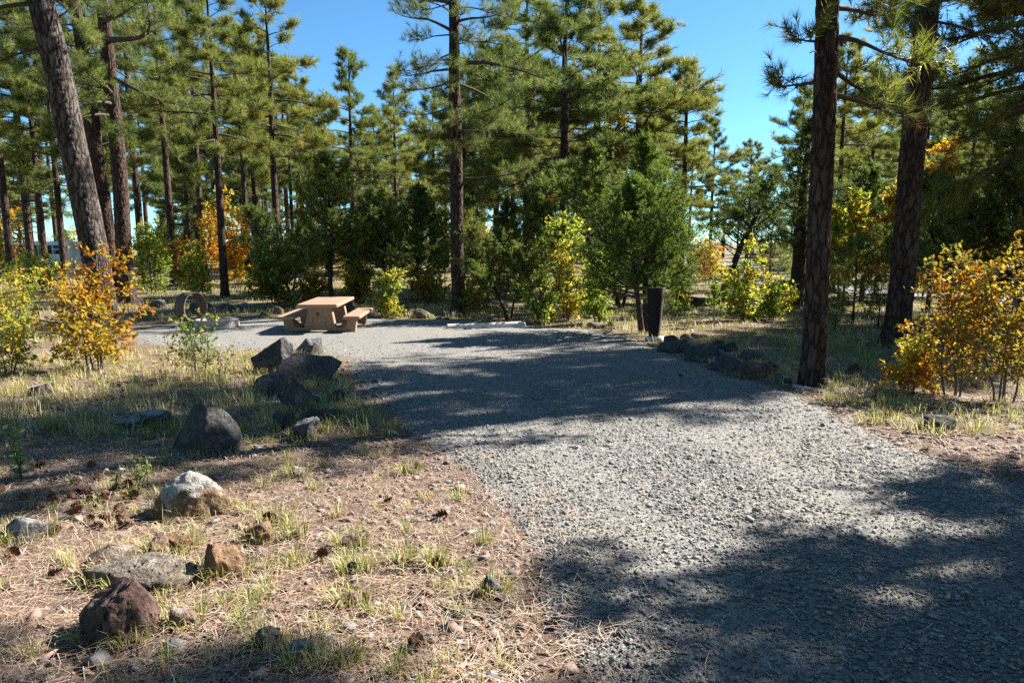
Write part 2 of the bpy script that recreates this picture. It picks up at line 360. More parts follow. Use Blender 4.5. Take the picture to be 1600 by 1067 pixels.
o = obj('road', mesh('road', rv, grid_tris(90, 7), M['asphalt'], None, None, True)); tag(o, kind='structure')

# ------------------------------------------------------------------ trees
NEEDLE = np.array([[.085, .110, .032], [.110, .132, .042], [.135, .145, .050], [.070, .098, .030]])
def bark_trunk(rng, H, r0, taper, lean, near, wob=.12):
    """trunk rings; near trees carry plated bark as geometry"""
    S = 60 if near else 10
    zs = np.concatenate([np.arange(-.25, 7.5, .04), np.linspace(7.5, H, 26)]) if near else np.concatenate([[-.25, .0, .25, .6], np.linspace(1.2, H, 12)])
    pz = rng.uniform(0, 6.28, 4)
    cxp = lean[0]*zs + wob*r0*np.sin(zs*.45 + pz[0]) + wob*.5*r0*np.sin(zs*1.1+pz[1]) - wob*r0*math.sin(pz[0]) - wob*.5*r0*math.sin(pz[1])
    cyp = lean[1]*zs + wob*r0*np.sin(zs*.5 + pz[2]) - wob*r0*math.sin(pz[2])
    u = np.clip(zs/H, 0, 1); rad = r0*(1 - taper*u - (1-taper)*.93*u**3.0)
    th = np.arange(S)*2*np.pi/S
    fl = np.exp(-np.maximum(zs, -.1)/.30)
    R = rad[:, None]*(1 + fl[:, None]*(.30 + .16*np.sin(5*th + pz[3])[None] + .08*np.sin(3*th + pz[1])[None]))
    if near:
        nT = max(9, int(2*np.pi*r0/.085)); U = th[None]/(2*np.pi)*nT + np.zeros((len(zs), 1)); V = zs[:, None]/.20 + np.zeros((1, S))
        U = U + .45*vnoise(np.stack([np.cos(th)[None]*2+0*V, np.sin(th)[None]*2+0*V, V*.8], -1), 4)
        iu = np.floor(U).astype(int); iv = np.floor(V).astype(int); f1 = np.full(U.shape, 9.); f2 = np.full(U.shape, 9.)
        for du in (-1, 0, 1):
            for dv in (-1, 0, 1):
                a, c = iu+du, iv+dv; am = np.mod(a, nT)
                d = np.hypot(U-(a+.5+.8*(hsh(am, c, 0, 1)-.5)), V-(c+.5+.9*(hsh(am, c, 1, 2)-.5)))
                f2 = np.where(d < f1, f1, np.minimum(f2, d)); f1 = np.minimum(f1, d)
        e = smooth(.0, .32, f2-f1); nz = fbm(np.stack([np.cos(th)[None]*r0*14+0*V, np.sin(th)[None]*r0*14+0*V, V*1.6], -1), 3, 9)
        R = R + (.026*min(1, r0/.22))*(e-1) + .010*nz
    v = np.stack([cxp[:, None] + R*np.cos(th), cyp[:, None] + R*np.sin(th), zs[:, None] + 0*R], -1).reshape(-1, 3)
    t = grid_tris(len(zs), S, True)
    cen = lambda z: np.array([np.interp(z, zs, cxp), np.interp(z, zs, cyp), z]); rr = lambda z: np.interp(z, zs, rad)
    return v, t, cen, rr
def pine_meshes(seed, H, r0, cb, R, nb, tn=14, nl=.20, nw=.011, taper=.35, lean=(0, 0), near=False, extra=(), bias=None, dead=6, barkm='bark', gap=None, dens=1.0, tilt=(-14, 42), pale=0.0):
    rng = np.random.default_rng(seed)
    v, t, cen, rr = bark_trunk(rng, H, r0, taper, lean, near)
    tm = mesh('trunk', v, t, M[barkm], None, None, True)
    B = Geo(); P, D, C = [], [], []
    s0, s1, sr0, sr1 = [], [], [], []
    specs = []
    for i in range(nb):
        u = (i + rng.uniform(0, 1))/nb; z = cb + (H-cb)*(u**.92)*.975
        if gap and gap[0] < z < gap[1]: continue
        prof = (1-u)**.6*(.55 + .45*min(1, u/.22)); az = i*2.399 + rng.uniform(-.5, .5)
        L = R*max(.2, prof*1.2)*rng.uniform(.42, 1.2)*(.9+.45*float(vnoise(np.array([math.cos(az)*1.3+seed, math.sin(az)*1.3, z*.5]), seed)))
        if bias: L *= max(.35, 1 + bias[1]*math.cos(az-bias[0]))
        specs.append((z, az, L, math.radians(tilt[0] + (tilt[1]-tilt[0])*u + rng.uniform(-10, 12)), 1.0))
    for (z, az, L, el) in extra: specs.append((z, math.radians(az), L, math.radians(el), 1.6))
    for (z, az, L, el, thick) in specs:
        n = 8; p = cen(z).copy(); pts = [p.copy()]; a, e = az, el; st = L/(n-1)
        for k in range(n-1):
            d = np.array([math.cos(a)*math.cos(e), math.sin(a)*math.cos(e), math.sin(e)]); p = p + d*st; pts.append(p.copy())
            a += rng.normal(0, .16); e += (.09 if k > 2 else -.06) + rng.normal(0, .10)
        pts = np.array(pts); rb = (.010 + .0125*L)*thick
        B.add(*tube(pts, np.linspace(rb, .006, n)*np.linspace(1, .9, n), 6 if near else 4))
        m = int((5 + L*4.2)*dens); ts = np.sort(rng.uniform(.40, 1.0, m)); ts[-1] = 1.0
        for j, tpos in enumerate(ts):
            q = tpos*(n-1); k = min(int(q), n-2); c0 = pts[k] + (pts[k+1]-pts[k])*(q-k); fd = unit(pts[k+1]-pts[k])
            side = np.array([-fd[1], fd[0], 0]); sgn = 1 if j % 2 else -1
            l2 = (.16*L*(1.35-tpos) + .22)*rng.uniform(.6, 1.3)
            d2 = unit(fd*rng.uniform(.45, 1.1) + side*sgn*rng.uniform(.2, 1.0) + np.array([0, 0, rng.uniform(-.15, .65)]))
            e1 = c0 + d2*l2*.55; d3 = unit(d2 + np.array([0, 0, .3]) + rng.normal(0, .25, 3)); e2 = e1 + d3*l2*.5
            s0 += [c0, e1]; s1 += [e1, e2]; sr0 += [.009+.004*l2, .007]; sr1 += [.007, .004]
            P.append(e2); D.append(d3)
            for _ in range(int((2.2 + l2*5)*dens)):
                f = rng.uniform(.25, 1); b0 = c0 + (e1-c0)*min(1, f*1.8) if f < .55 else e1 + (e2-e1)*(f-.55)/.45
                d4 = unit(d3*.6 + rng.normal(0, .75, 3) + np.array([0, 0, .35])); l4 = rng.uniform(.10, .32); b1 = b0 + d4*l4
                s0.append(b0); s1.append(b1); sr0.append(.005); sr1.append(.003); P.append(b1); D.append(d4)
    for i in range(dead):                                     # bare dead stubs under the crown
        z = cb*rng.uniform(.35, .98); az = rng.uniform(0, 6.28); L = rng.uniform(.3, 1.3); p = cen(z).copy(); pts = [p.copy()]; a, e = az, rng.uniform(-.35, .25)
        for k in range(4):
            p = p + np.array([math.cos(a)*math.cos(e), math.sin(a)*math.cos(e), math.sin(e)])*L/4; pts.append(p.copy()); a += rng.normal(0, .25); e += rng.normal(0, .2)
        B.add(*tube(np.array(pts), np.linspace(.022, .006, 5), 5))
    B.add(*sticks(np.array(s0), np.array(s1), np.array(sr0), np.array(sr1), 2))
    bm_ = B.make('branches', M['twig'])
    P = np.array(P); D = np.array(D); N = len(P)
    c = NEEDLE[rng.integers(0, 4, N)]*rng.uniform(.8, 1.25, (N, 1))
    lum = .5+.5*fbm(P*.9, 2, seed); c = c*(.8+.45*lum[:, None]) + pale*np.array([.04, .035, .01])
    dry = rng.uniform(size=N) < .025; c[dry] = np.array([.22, .12, .05])
    v, t, c = tufts(rng, P, D, tn, nl, nw, nl*.75, (.22, 1.15), c)
    fm = mesh('crown', v, t, M['needles'], c)
    return tm, bm_, fm
def plant_pine(ms, loc, label, group=None, rz=0, sc=1.0, name='pine_tree', cat='pine tree'):
    r = empty(name, loc, rz, sc); obj('trunk', ms[0], r); br = obj('branches', ms[1], r); obj('crown', ms[2], r)
    return tag(r, label, cat, group)
def nm(px, py, wpx): p = at(px, py); return p, wpx/ppm(p)/2*.86
# --- the near pines, each built for its own place
G1 = 'large pines near the drive'
p, r = nm(1270, 602, 41)
plant_pine(pine_meshes(11, 17, r, 5.5, 2.1, 100, 22, .20, .010, .25, (-.026, -.004), True, dead=1, bias=(math.radians(125), .35), tilt=(-5, 45),
    extra=[(4.05, 15, 1.5, -2), (4.5, 60, 1.7, -8), (4.2, 170, .75, 4), (4.8, -20, 1.3, -10), (4.7, 210, .6, 5), (5.2, 30, 1.6, 0)]), p, 'tall pine with a straight dark trunk at the right edge of the gravel drive', G1)
p, r = nm(1399, 541, 43)
plant_pine(pine_meshes(12, 18, r, 7.0, 3.4, 92, 15, .22, .016, .28, (.012, .0), True, dead=2, barkm='bark'), p, 'thick dark pine trunk standing behind the right-hand oak shrub', G1)
p, r = nm(165, 503, 45)
plant_pine(pine_meshes(13, 22, r, 9.5, 3.2, 42, 16, .24, .011, .12, (-.085, -.06), True, barkm='bark_grey', dead=4, extra=[(9.2, 185, 3.0, -12), (8.0, 200, 2.0, -14)]), p, 'massive leaning pine with scaly grey bark rising behind the orange oak at left', G1)
p, r = nm(201, 478, 27)
plant_pine(pine_meshes(14, 20, r, 9.0, 2.8, 44, 18, .24, .011, .2, (-.005, 0), True, dead=5,
    extra=[(9.9, -38, 5.4, -8), (10.6, -52, 5.0, -10), (8.6, -20, 4.2, -22), (8.0, -60, 3.4, -8), (7.2, -100, 2.6, -5), (8.2, -120, 2.8, -5), (7.6, -80, 2.8, 0), (6.6, -70, 2.2, 0)]), p, 'right one of the two close-set dark pines beside the massive leaning pine', G1)
p, r = nm(184, 472, 24)
plant_pine(pine_meshes(15, 20, r, 8.5, 2.6, 40, 14, .24, .012, .2, (-.062, 0), True, dead=5, extra=[(7.6, -90, 2.4, -5), (8.4, -60, 2.8, -5)]), p, 'left-leaning one of the two close-set pines beside the massive leaning pine', G1)
p, r = nm(718, 488, 25)
plant_pine(pine_meshes(16, 17, r, 5.9, 2.7, 60, 22, .22, .0075, .3, (-.012, 0), True, dead=3,
    extra=[(8.3, -12, 3.6, 12), (8.2, 165, 1.9, 6), (10.3, 150, 3.0, 20), (9.4, 170, 2.4, 30), (9.7, 0, 2.0, 18), (5.4, -75, 1.4, -8), (5.8, -50, 1.8, -5), (6.2, -20, 3.2, -5), (6.8, -35, 2.6, 0), (4.6, 10, 2.6, 5)]), p, 'tall solitary pine with reddish trunk at the back edge of the gravel pad', G1)
# --- templates for the stand behind
T = [pine_meshes(30, 14, .17, 4.4, 3.0, 50, 16, .28, .016, dens=1.2), pine_meshes(31, 14, .18, 5.8, 3.3, 42, 16, .28, .016, dead=14, dens=1.25), pine_meshes(32, 14, .15, 3.6, 2.7, 54, 16, .28, .016, dens=1.15, pale=.3),
     pine_meshes(33, 14, .16, 7.0, 3.0, 38, 16, .28, .016, dead=16, dens=1.3), pine_meshes(34, 14, .2, 4.0, 3.5, 56, 16, .28, .016, dens=1.2)]
GS = 'pines of the stand behind the campsite'
rngT = random.Random(5)
def stand(px, d, top, k, label, wfac=1.0, group=GS):
    p = atd(px, d); h = ztop(p, top); s = h/14.0
    o = plant_pine(T[k], p, label, group, rngT.uniform(0, 6.28), (s*wfac, s*wfac, s)); return o
for a in [(437, 36, -25, 1, 'tall slim pine left of the blue sky gap, trunk above the dark green oak'), (352, 31, -40, 1, 'pine with lit lower trunk behind the fire ring, curved at its foot'),
          (272, 38, -60, 3, 'slender dark pine between the left pine pair and the orange oaks'), (880, 31, -25, 4, 'broad-crowned tall pine right of the solitary pine', 1.45),
          (556, 42, 78, 0, 'round-topped pine standing in the middle of the left sky gap'), (622, 46, 108, 2, 'shorter pine just left of the solitary pine, tip against the sky'),
          (992, 36, 8, 1, 'tallest pine bordering the right sky gap on its left', 1.4), (1062, 34, 95, 0, 'pine stepping down into the right sky gap, dark trunk above the juniper', 1.25),
          (1165, 46, 222, 1, 'small far pine in the bottom of the right sky gap'), (1300, 33, 60, 3, 'pine seen between the two dark right-hand trunks'),
          (20, 38, -80, 3, 'leftmost bare-stemmed pine in front of the parked van'), (52, 41, -60, 1, 'second bare-stemmed pine in front of the parked van'),
          (74, 40, 0, 3, 'third bare-stemmed pine in front of the parked van'), (104, 37, -10, 0, 'dark pine stem just left of the massive leaning pine'),
          (158, 33, -30, 3, 'thin pine stem showing between the leaning pine and the close-set pair'), (388, 54, 40, 3, 'thin pine stem left of the cabin'),
          (460, 58, 140, 3, 'thin dark pine right of the tall slim pine'), (802, 58, 70, 3, 'thin pine right of the solitary pine trunk, left of two'),
          (832, 61, 90, 1, 'thin pine right of the solitary pine trunk, right of two'), (742, 57, 130, 3, 'thin pale-stemmed pine close behind the solitary pine'),
          (930, 40, 5, 4, 'pine behind the yellow-topped oak', 1.3), (822, 37, -30, 4, 'full pine between the solitary pine and the broad-crowned pine', 1.2), (775, 60, 80, 1, 'pine close right behind the solitary pine crown', 1.2), (405, 60, 40, 3, 'pine closing the left side of the left sky gap', 1.2), (475, 66, 120, 3, 'pine at the foot of the left sky gap', 1.2), (590, 64, 170, 1, 'low broad pine under the middle of the left sky gap', 1.2), (1108, 44, 190, 0, 'low pine at the foot of the right sky gap'),
          (1350, 40, 110, 0, 'pine behind the orange oak at right'), (1430, 36, 110, 3, 'shaded pine behind the thick right-hand trunk'),
          (1500, 34, 130, 3, 'dark pine behind the right-hand juniper, left of two'), (1575, 33, 130, 3, 'dark pine behind the right-hand juniper, right of two'),
          (512, 55, 150, 2, 'far pine behind the left-hand juniper'), (320, 50, -30, 3, 'full-crowned pine above the orange oaks'), (225, 44, -60, 0, 'full-crowned pine right behind the close-set pair'),
          (680, 63, 150, 1, 'far pine in the gap left of the solitary trunk'), (1240, 50, 140, 4, 'bluish pine left behind the near right-hand trunk')]: stand(*a)
# the shade tree at the right edge, its long limbs hanging into view
p = atd(1606, 17.4)
plant_pine(pine_meshes(18, 17.5, .20, 5.0, 3.5, 120, 15, .22, .016, .3, (0, 0), True, dead=0, tilt=(-20, 42),
    extra=[(7.6, 180, 4.0, 2), (6.6, 195, 4.2, -6), (5.8, 188, 3.8, -10), (5.0, 205, 3.8, -14), (7.0, 215, 4.2, 0), (4.6, 180, 4.0, -16), (6.2, 170, 3.6, -4), (8.2, 200, 4, -5)]), p,
    'pine with thin dark trunk at the right edge, drooping limbs reaching into view', G1)
plant_pine(pine_meshes(19, 13, .16, 3.2, 2.3, 120, 16, .22, .019, .3, dead=0), (8.7, 6.75, float(tz(8.7, 6.75))), 'young pine outside the right edge, casting the shadow across the near gravel', G1)
for x, y, k, l in ((20, 20.4, 4, 'unseen pine added outside the right edge, its crown shading the middle of the drive'), (19.3, 23.2, 0, 'unseen pine added outside the right edge, its crown shading the back of the drive'), (25, 24.5, 4, 'farthest of the added shade pines outside the right edge'), (17.2, 20.2, 4, 'second nearest of the added shade pines outside the right edge'), (15.6, 17.5, 2, 'slim added shade pine nearest to the right edge, outside the picture'), (22.3, 25.3, 4, 'added shade pine outside the right edge behind the farthest pair')):
    plant_pine(T[k], (x, y, float(tz(x, y))), l, 'added shade pines outside the right edge', x, 1.12)  # unseen pines added to thicken the shadow on the drive
rngb = np.random.default_rng(9)  # unseen wood around the site, its pines added to cut the sky fill
for (x, y, k) in [(-9, 3, 0), (-13, 8, 4), (-7, -4, 2), (-2.5, -7, 4), (3.5, -8, 0), (8, -5, 2), (13, -3, 4), (-15, -2, 1), (-20, 14, 2), (-11, -11, 0), (0, -14, 4), (9, -13, 1), (17, -10, 0), (-19, 5, 4), (16, 3, 2), (-24, 9, 0), (14, 6.5, 4), (19, 8, 0), (23, 3, 4), (20, -4, 1), (26, 10, 2), (12, 1, 4), (-5, -9, 4), (5, -4.5, 0), (-10.5, -1, 4), (-16, 11, 0), (1, -5.5, 2), (-4.5, -3.5, 0), (-27, 16, 4), (11, -9, 4)]:
    plant_pine(T[k], (x, y, float(tz(x, y))), 'unseen pine of the wood surrounding the site, added to block sky light', 'pines added around the site outside the picture', rngb.uniform(0, 6.28), rngb.uniform(.85, 1.2))
# far filler: the wood goes on
rngf = np.random.default_rng(77)
fx = 0
for i in range(120):
    d = rngf.uniform(54, 125); px = rngf.uniform(-250, 1850)
    if 1080 < px < 1270: top = rngf.uniform(255, 330)
    elif 455 < px < 690: top = rngf.uniform(170, 300)
    else: top = rngf.uniform(90, 260)
    if -10 < px < 130 and d < 66: continue
    p = atd(px, d); 
    if abs(p[0]-np.interp(d, [56, 66, 85, 110, 130], [17, 22, 27, 26, 14])) < 4: continue
    stand(px, d, top, i % 5, 'pine in the far wood, small behind the nearer pines', 1.15, 'pines of the far wood')

# ------------------------------------------------------------------ junipers
JUN = np.array([[.066, .085, .030], [.085, .102, .038], [.105, .118, .050], [.052, .070, .026]])
def juniper_meshes(seed, H, R, cb, stems=1, r0=.11, nb=60, clump=9, sn=10, sl=.085, sw=.014, tint=(1, 1, 1), lean=0.0, shape=.6, twist=.25, cone=.25):
    """scale-leaved evergreen: limbs from the trunk, each ending in uneven sprays"""
    rng = np.random.default_rng(seed); TR = Geo(); B = Geo(); P, D = [], []; s0, s1 = [], []
    for s in range(stems):
        n = 12; p = np.array([0, 0, -.2]); a = s*6.28/stems + rng.uniform(0, 1); e = math.radians(88 - (0 if stems == 1 else 16)) - lean
        pts = [p.copy()]; hs = H*(1 if s == 0 else rng.uniform(.65, .9))
        for k in range(n-1):
            p = p + np.array([math.cos(a)*math.cos(e), math.sin(a)*math.cos(e), math.sin(e)])*(hs+.2)/(n-1)*.97; pts.append(p.copy()); a += rng.normal(0, twist); e += rng.normal(.01, .06)
        pts = np.array(pts); TR.add(*tube(pts, r0*np.linspace(1, .12, n)**.9*(1 if s == 0 else .7), 10))
        for i in range(nb//stems):
            u = (i+rng.uniform())/(nb//stems); z0 = cb*.75 + (hs-cb*.75)*u*.97; q = np.clip(z0/hs, 0, .999)*(n-1); k = int(q); c = pts[k] + (pts[k+1]-pts[k])*(q-k)
            pr = (np.sin(np.pi*np.clip(u*.86+.14, 0, 1)**shape)*.95 + .08); L = R*max(.12, pr)*rng.uniform(.5, 1.25)*(1-cone*u); az = i*2.4 + rng.uniform(-.7, .7); el = math.radians(8 + 46*u + rng.uniform(-14, 18))
            b = [c.copy()]; pp = c.copy(); m = 6
            for _ in range(m-1):
                pp = pp + np.array([math.cos(az)*math.cos(el), math.sin(az)*math.cos(el), math.sin(el)])*L/(m-1); b.append(pp.copy()); az += rng.normal(0, .22); el += rng.normal(.06, .14)
            b = np.array(b); B.add(*tube(b, np.linspace(.010+.014*L, .005, m), 4))
            for j in range(int(clump*(1+L*.8))):
                tq = rng.uniform(.3, 1)*(m-1); k = min(int(tq), m-2); c0 = b[k]+(b[k+1]-b[k])*(tq-k); dd = unit(unit(b[k+1]-b[k])*.5 + rng.normal(0, .7, 3) + np.array([0, 0, .45])); l = rng.uniform(.12, .42)*(.7+.3*L)
                e1 = c0 + dd*l; s0.append(c0); s1.append(e1)
                for f in (.45, .62, .78, .9, 1.0):
                    P.append(c0+(e1-c0)*f + rng.normal(0, .035, 3)); D.append(unit(dd + rng.normal(0, .5, 3)))
    B.add(*sticks(np.array(s0), np.array(s1), .006, .003, 2))
    P = np.array(P); N = len(P); c = JUN[rng.integers(0, 4, N)]*np.array(tint)*rng.uniform(.75, 1.3, (N, 1))*(.8+.4*(.5+.5*fbm(P*1.4, 2, seed)))[:, None]
    v, t, cc = tufts(rng, P, np.array(D), sn, sl, sw, .06, (.15, 1.25), c, .2)
    return TR.make('trunk', M['bark_juniper'], True), B.make('branches', M['twig']), mesh('crown', v, t, M['juniper'], cc)
def plant_jun(ms, loc, label, group='junipers around the site', rz=0, sc=1.0): return plant_pine(ms, loc, label, group, rz, sc, 'juniper_tree', 'juniper')
J0 = juniper_meshes(48, 5.4, 2.0, 1.5, 2, .13, 116, 14, 9, .085, .016, (1.05, 1.2, .8), cone=.35)
J1 = juniper_meshes(42, 6.0, 2.3, 2.1, 1, .11, 74, 11, 8, .11, .020, (1.1, 1.12, 1.0), shape=.75)
J2 = juniper_meshes(43, 5.2, 2.5, 1.6, 2, .10, 74, 11, 8, .11, .020, (1.05, 1.08, 1.0), shape=.7)
plant_jun(J0, at(1006, 521), 'bright green rounded juniper behind the brown post at the pad corner', rz=.6)
p = atd(517, 27.0); plant_jun(J1, p, 'dark juniper with a straight black stem right behind the picnic table', sc=ztop(p, 232)/6.0)
p = atd(600, 28.0); plant_jun(J2, p, 'wide grey-green juniper left of the solitary pine', rz=1.0, sc=ztop(p, 292)/5.2*1.12)
p = atd(655, 30.0); plant_jun(J1, p, 'thin-crowned juniper between the wide juniper and the solitary pine', rz=2.0, sc=ztop(p, 285)/6.0)
p = atd(795, 21.5); plant_jun(J2, p, 'low dense juniper just behind the right end of the white parking stop', rz=2.4, sc=(.60, .60, .62))
p = atd(760, 28); plant_jun(J2, p, 'juniper in the gap right of the solitary pine trunk', rz=.3, sc=ztop(p, 345)/5.2)
p = atd(845, 27); plant_jun(J1, p, 'slim juniper behind the yellow-green oak saplings', rz=.3, sc=ztop(p, 300)/6)
p = atd(920, 24); plant_jun(J1, p, 'tall juniper pressing against the bright green juniper on its left', rz=1.3, sc=ztop(p, 222)/6)
p = atd(970, 26); plant_jun(J2, p, 'dark juniper deep behind the bright green juniper', rz=1.9, sc=ztop(p, 260)/5.2)
p = atd(1120, 27); plant_jun(juniper_meshes(44, 6.2, 1.7, 3.0, 1, .17, 46, 10, 7, .10, .017, (.75, .85, .8), lean=-.38, twist=.12), p, 'old juniper with a leaning dark trunk right of the bright green juniper', rz=3.3, sc=1.0)
p = atd(1243, 26); plant_jun(juniper_meshes(45, 7.2, 2.1, 2.8, 1, .30, 64, 11, 7, .10, .018, (.7, .8, .75)), p, 'thick-trunked dark juniper just left of the near right-hand pine', rz=0)
p = atd(1345, 27); plant_jun(J1, p, 'juniper between the two dark right-hand pine trunks', rz=4, sc=ztop(p, 250)/6)
p = atd(1490, 19.5); plant_jun(J2, p, 'large juniper in shade behind the right-hand oak shrub, left of two', rz=.8, sc=.95)
p = atd(1585, 18.0); plant_jun(J1, p, 'large juniper in shade behind the right-hand oak shrub, right of two', rz=2.8, sc=.9)
p = atd(1450, 24.0); plant_jun(J1, p, 'juniper right behind the thick pine trunk', rz=2.1, sc=.85)
p = atd(455, 33); plant_jun(J2, p, 'juniper right of the tall slim pine', rz=2.7, sc=ztop(p, 310)/5.2)
# young pines, bushy to the ground
YP = pine_meshes(46, 2.6, .035, .25, .85, 30, 26, .17, .007, .5, dead=0, dens=.8, tilt=(10, 55), pale=.4)
for px, py, s, l in ((1332, 507, .95, 'pale bushy young pine between the two right-hand trunks'), (1372, 512, .55, 'smallest young pine at the foot of the thick right-hand trunk'), (1200, 470, 1.35, 'young pine left of the near right-hand trunk, by the road'),
                     (1305, 515, .42, 'tiny pine seedling right beside the near right-hand trunk')):
    plant_pine(YP, at(px, py), l, 'young pines by the road', px, s, 'young_pine', 'young pine')

# ------------------------------------------------------------------ oaks in autumn colour
LEAF = np.array([[0, 0], [.10, .16], [.25, .27], [.13, .42], [.32, .57], [.15, .69], [.21, .86], [0, 1.0], [-.21, .86], [-.15, .69], [-.32, .57], [-.13, .42], [-.25, .27], [-.10, .16]])
LEAFS = np.array([[0, 0], [.30, .50], [0, 1.0], [-.30, .50]])
def leaves(rng, P, D, size, cols, lobed):
    tpl = LEAF if lobed else LEAFS; K = len(tpl); N = len(P); D = unit(D)
    s = unit(np.cross(D, rng.normal(size=(N, 3)) + np.array([0, 0, 1.2]))); nrm = np.cross(s, D); sz = (size*rng.uniform(.6, 1.2, N))[:, None, None]
    fold = rng.uniform(.05, .5, N)[:, None, None]; curl = rng.uniform(-.35, .15, N)[:, None, None]
    x = tpl[None, :, 0:1]; y = tpl[None, :, 1:2]
    v = P[:, None] + sz*(s[:, None]*x + D[:, None]*y + nrm[:, None]*(np.abs(x)*fold + curl*y*y))
    if K == 4:
        return v.reshape(-1, 3), (np.array([[0, 1, 2], [0, 2, 3]])[None] + (np.arange(N)*4)[:, None, None]).reshape(-1, 3), np.repeat(cols, 4, 0)
    ctr = P[:, None] + sz*(D[:, None]*.5 + nrm[:, None]*curl*.25); v = np.concatenate([v, ctr], 1).reshape(-1, 3)
    k = np.arange(K); t1 = np.stack([k, (k+1) % K, np.full(K, K)], -1); t = (t1[None] + (np.arange(N)*(K+1))[:, None, None]).reshape(-1, 3)
    return v, t, np.repeat(cols, K+1, 0)
PAL = {'orange2': [(.52, .30, .03), (.50, .22, .02), (.45, .36, .05), (.56, .36, .04), (.30, .28, .05)], 'shade_dull': [(.26, .14, .03), (.30, .20, .035), (.22, .19, .04), (.34, .25, .045), (.17, .155, .03)], 'orange': [(.50, .17, .015), (.55, .24, .02), (.60, .33, .03), (.36, .11, .015), (.45, .38, .05)], 'yellow': [(.52, .40, .05), (.45, .42, .06), (.55, .33, .03), (.30, .34, .05), (.58, .46, .10)],  # the dull tones are darkened to put the right-hand shrubs' shade into leaf colour
       'yellowgreen': [(.32, .38, .06), (.40, .44, .07), (.23, .31, .05), (.48, .46, .08), (.19, .27, .045)], 'green': [(.14, .21, .038), (.18, .26, .045), (.24, .31, .05), (.11, .17, .03), (.33, .33, .06)],
       'brown': [(.34, .17, .03), (.42, .27, .04), (.30, .27, .05), (.46, .35, .06), (.24, .23, .045)]}
def oak_meshes(seed, H, R, pal, stems=3, nl=1500, size=.09, lobed=True, cb=.15, r0=.02, pal2=None, sparse=1.0, lean=(0, 0)):
    rng = np.random.default_rng(seed); TR = Geo(); B = Geo(); P, D = [], []; s0, s1 = [], []; tips = []
    for s in range(stems):
        n = 9; a = s*6.28/stems + rng.uniform(0, 1.2); spread = rng.uniform(.05, .5) if stems > 1 else .06; e = math.pi/2 - spread*R/H*1.2
        p = np.array([math.cos(a), math.sin(a), 0])*(.02+.10*R*(stems > 1)*rng.uniform(.3, 1)); p[2] = -.06; pts = [p.copy()]; hs = H*(1 if s == 0 else rng.uniform(.6, .98))
        for k in range(n-1):
            p = p + (np.array([math.cos(a)*math.cos(e), math.sin(a)*math.cos(e), math.sin(e)]) + np.array([lean[0], lean[1], 0]))*hs/(n-1); pts.append(p.copy()); a += rng.normal(0, .3); e += rng.normal(0, .09)
        pts = np.array(pts); TR.add(*tube(pts, r0*np.linspace(1, .2, n)*(1 if s == 0 else .75), 7))
        nb = int(12 + 7*H/max(.6, stems*.5))
        for i in range(nb):
            u = (i+rng.uniform())/nb; q = (cb + (1-cb)*u)*(n-1)*.999; k = int(q); c = pts[k]+(pts[k+1]-pts[k])*(q-k)
            az = i*2.4+rng.uniform(-.8, .8); el = rng.uniform(-.1, .9); L = R*rng.uniform(.35, 1.0)*(1-.55*u**2)/(1 if stems == 1 else 1.25); m = 5; b = [c.copy()]; pp = c.copy()
            for _ in range(m-1):
                pp = pp + np.array([math.cos(az)*math.cos(el), math.sin(az)*math.cos(el), math.sin(el)])*L/(m-1); b.append(pp.copy()); az += rng.normal(0, .3); el += rng.normal(0, .2)
            b = np.array(b); B.add(*tube(b, np.linspace(r0*.35, .002, m), 4))
            for j in range(int((5+L*8)*sparse)):
                tq = rng.uniform(.25, 1)*(m-1); k2 = min(int(tq), m-2); c0 = b[k2]+(b[k2+1]-b[k2])*(tq-k2); dd = unit(unit(b[k2+1]-b[k2])*.6+rng.normal(0, .6, 3)+np.array([0, 0, .25])); e1 = c0+dd*rng.uniform(.06, .28)*(.6+.4*R)
                s0.append(c0); s1.append(e1); tips.append((c0, e1, dd))
    per = max(2, nl//len(tips))
    for c0, e1, dd in tips:
        for f in range(per):
            g = rng.uniform(.2, 1) if f else 1.0; P.append(c0+(e1-c0)*g); D.append(unit(dd*.7 + rng.normal(0, .65, 3) + np.array([0, 0, -.05])))
    B.add(*sticks(np.array(s0), np.array(s1), .0035, .0018, 2))
    P = np.array(P); D = np.array(D); N = len(P); pa = np.array(PAL[pal]); c = pa[rng.integers(0, len(pa), N)]
    if pal2:
        pb = np.array(PAL[pal2]); c2 = pb[rng.integers(0, len(pb), N)]; msk = (fbm(P*1.6/max(.5, R), 2, seed)*1.3 + .55*(.5-P[:, 2]/H) + rng.normal(0, .25, N)) > 0; c = np.where(msk[:, None], c2, c)
    c = c*rng.uniform(.75, 1.2, (N, 1))
    v, t, cc = leaves(rng, P, D, size, c, lobed)
    return TR.make('stem', M['oak_wood'], True), B.make('branches', M['oak_wood']), mesh('foliage', v, t, M['oakleaf'], cc)
def plant_oak(ms, loc, label, group, rz=0, sc=1.0, name='oak_shrub', cat='oak shrub'):
    r = empty(name, loc, rz, sc); obj('stem', ms[0], r); obj('branches', ms[1], r); obj('foliage', ms[2], r); return tag(r, label, cat, group)
GO = 'oak shrubs in autumn leaf'
plant_oak(oak_meshes(51, 2.05, 1.15, 'orange', 4, 3600, .085, True, .10, .022, 'orange2', lean=(-.10, 0)), at(152, 578), 'bright orange oak shrub in front of the massive leaning pine', GO)
plant_oak(oak_meshes(52, 1.9, 1.0, 'yellow', 4, 2800, .085, True, .08, .02, 'yellowgreen'), at(18, 530), 'yellow and green oak shrub at the left edge of the picture', GO)
plant_oak(oak_meshes(53, .85, .70, 'yellow', 4, 800, .085, True, .15, .014, 'yellowgreen'), at(12, 585), 'low yellow oak shrub at the left edge, below the taller one', GO)
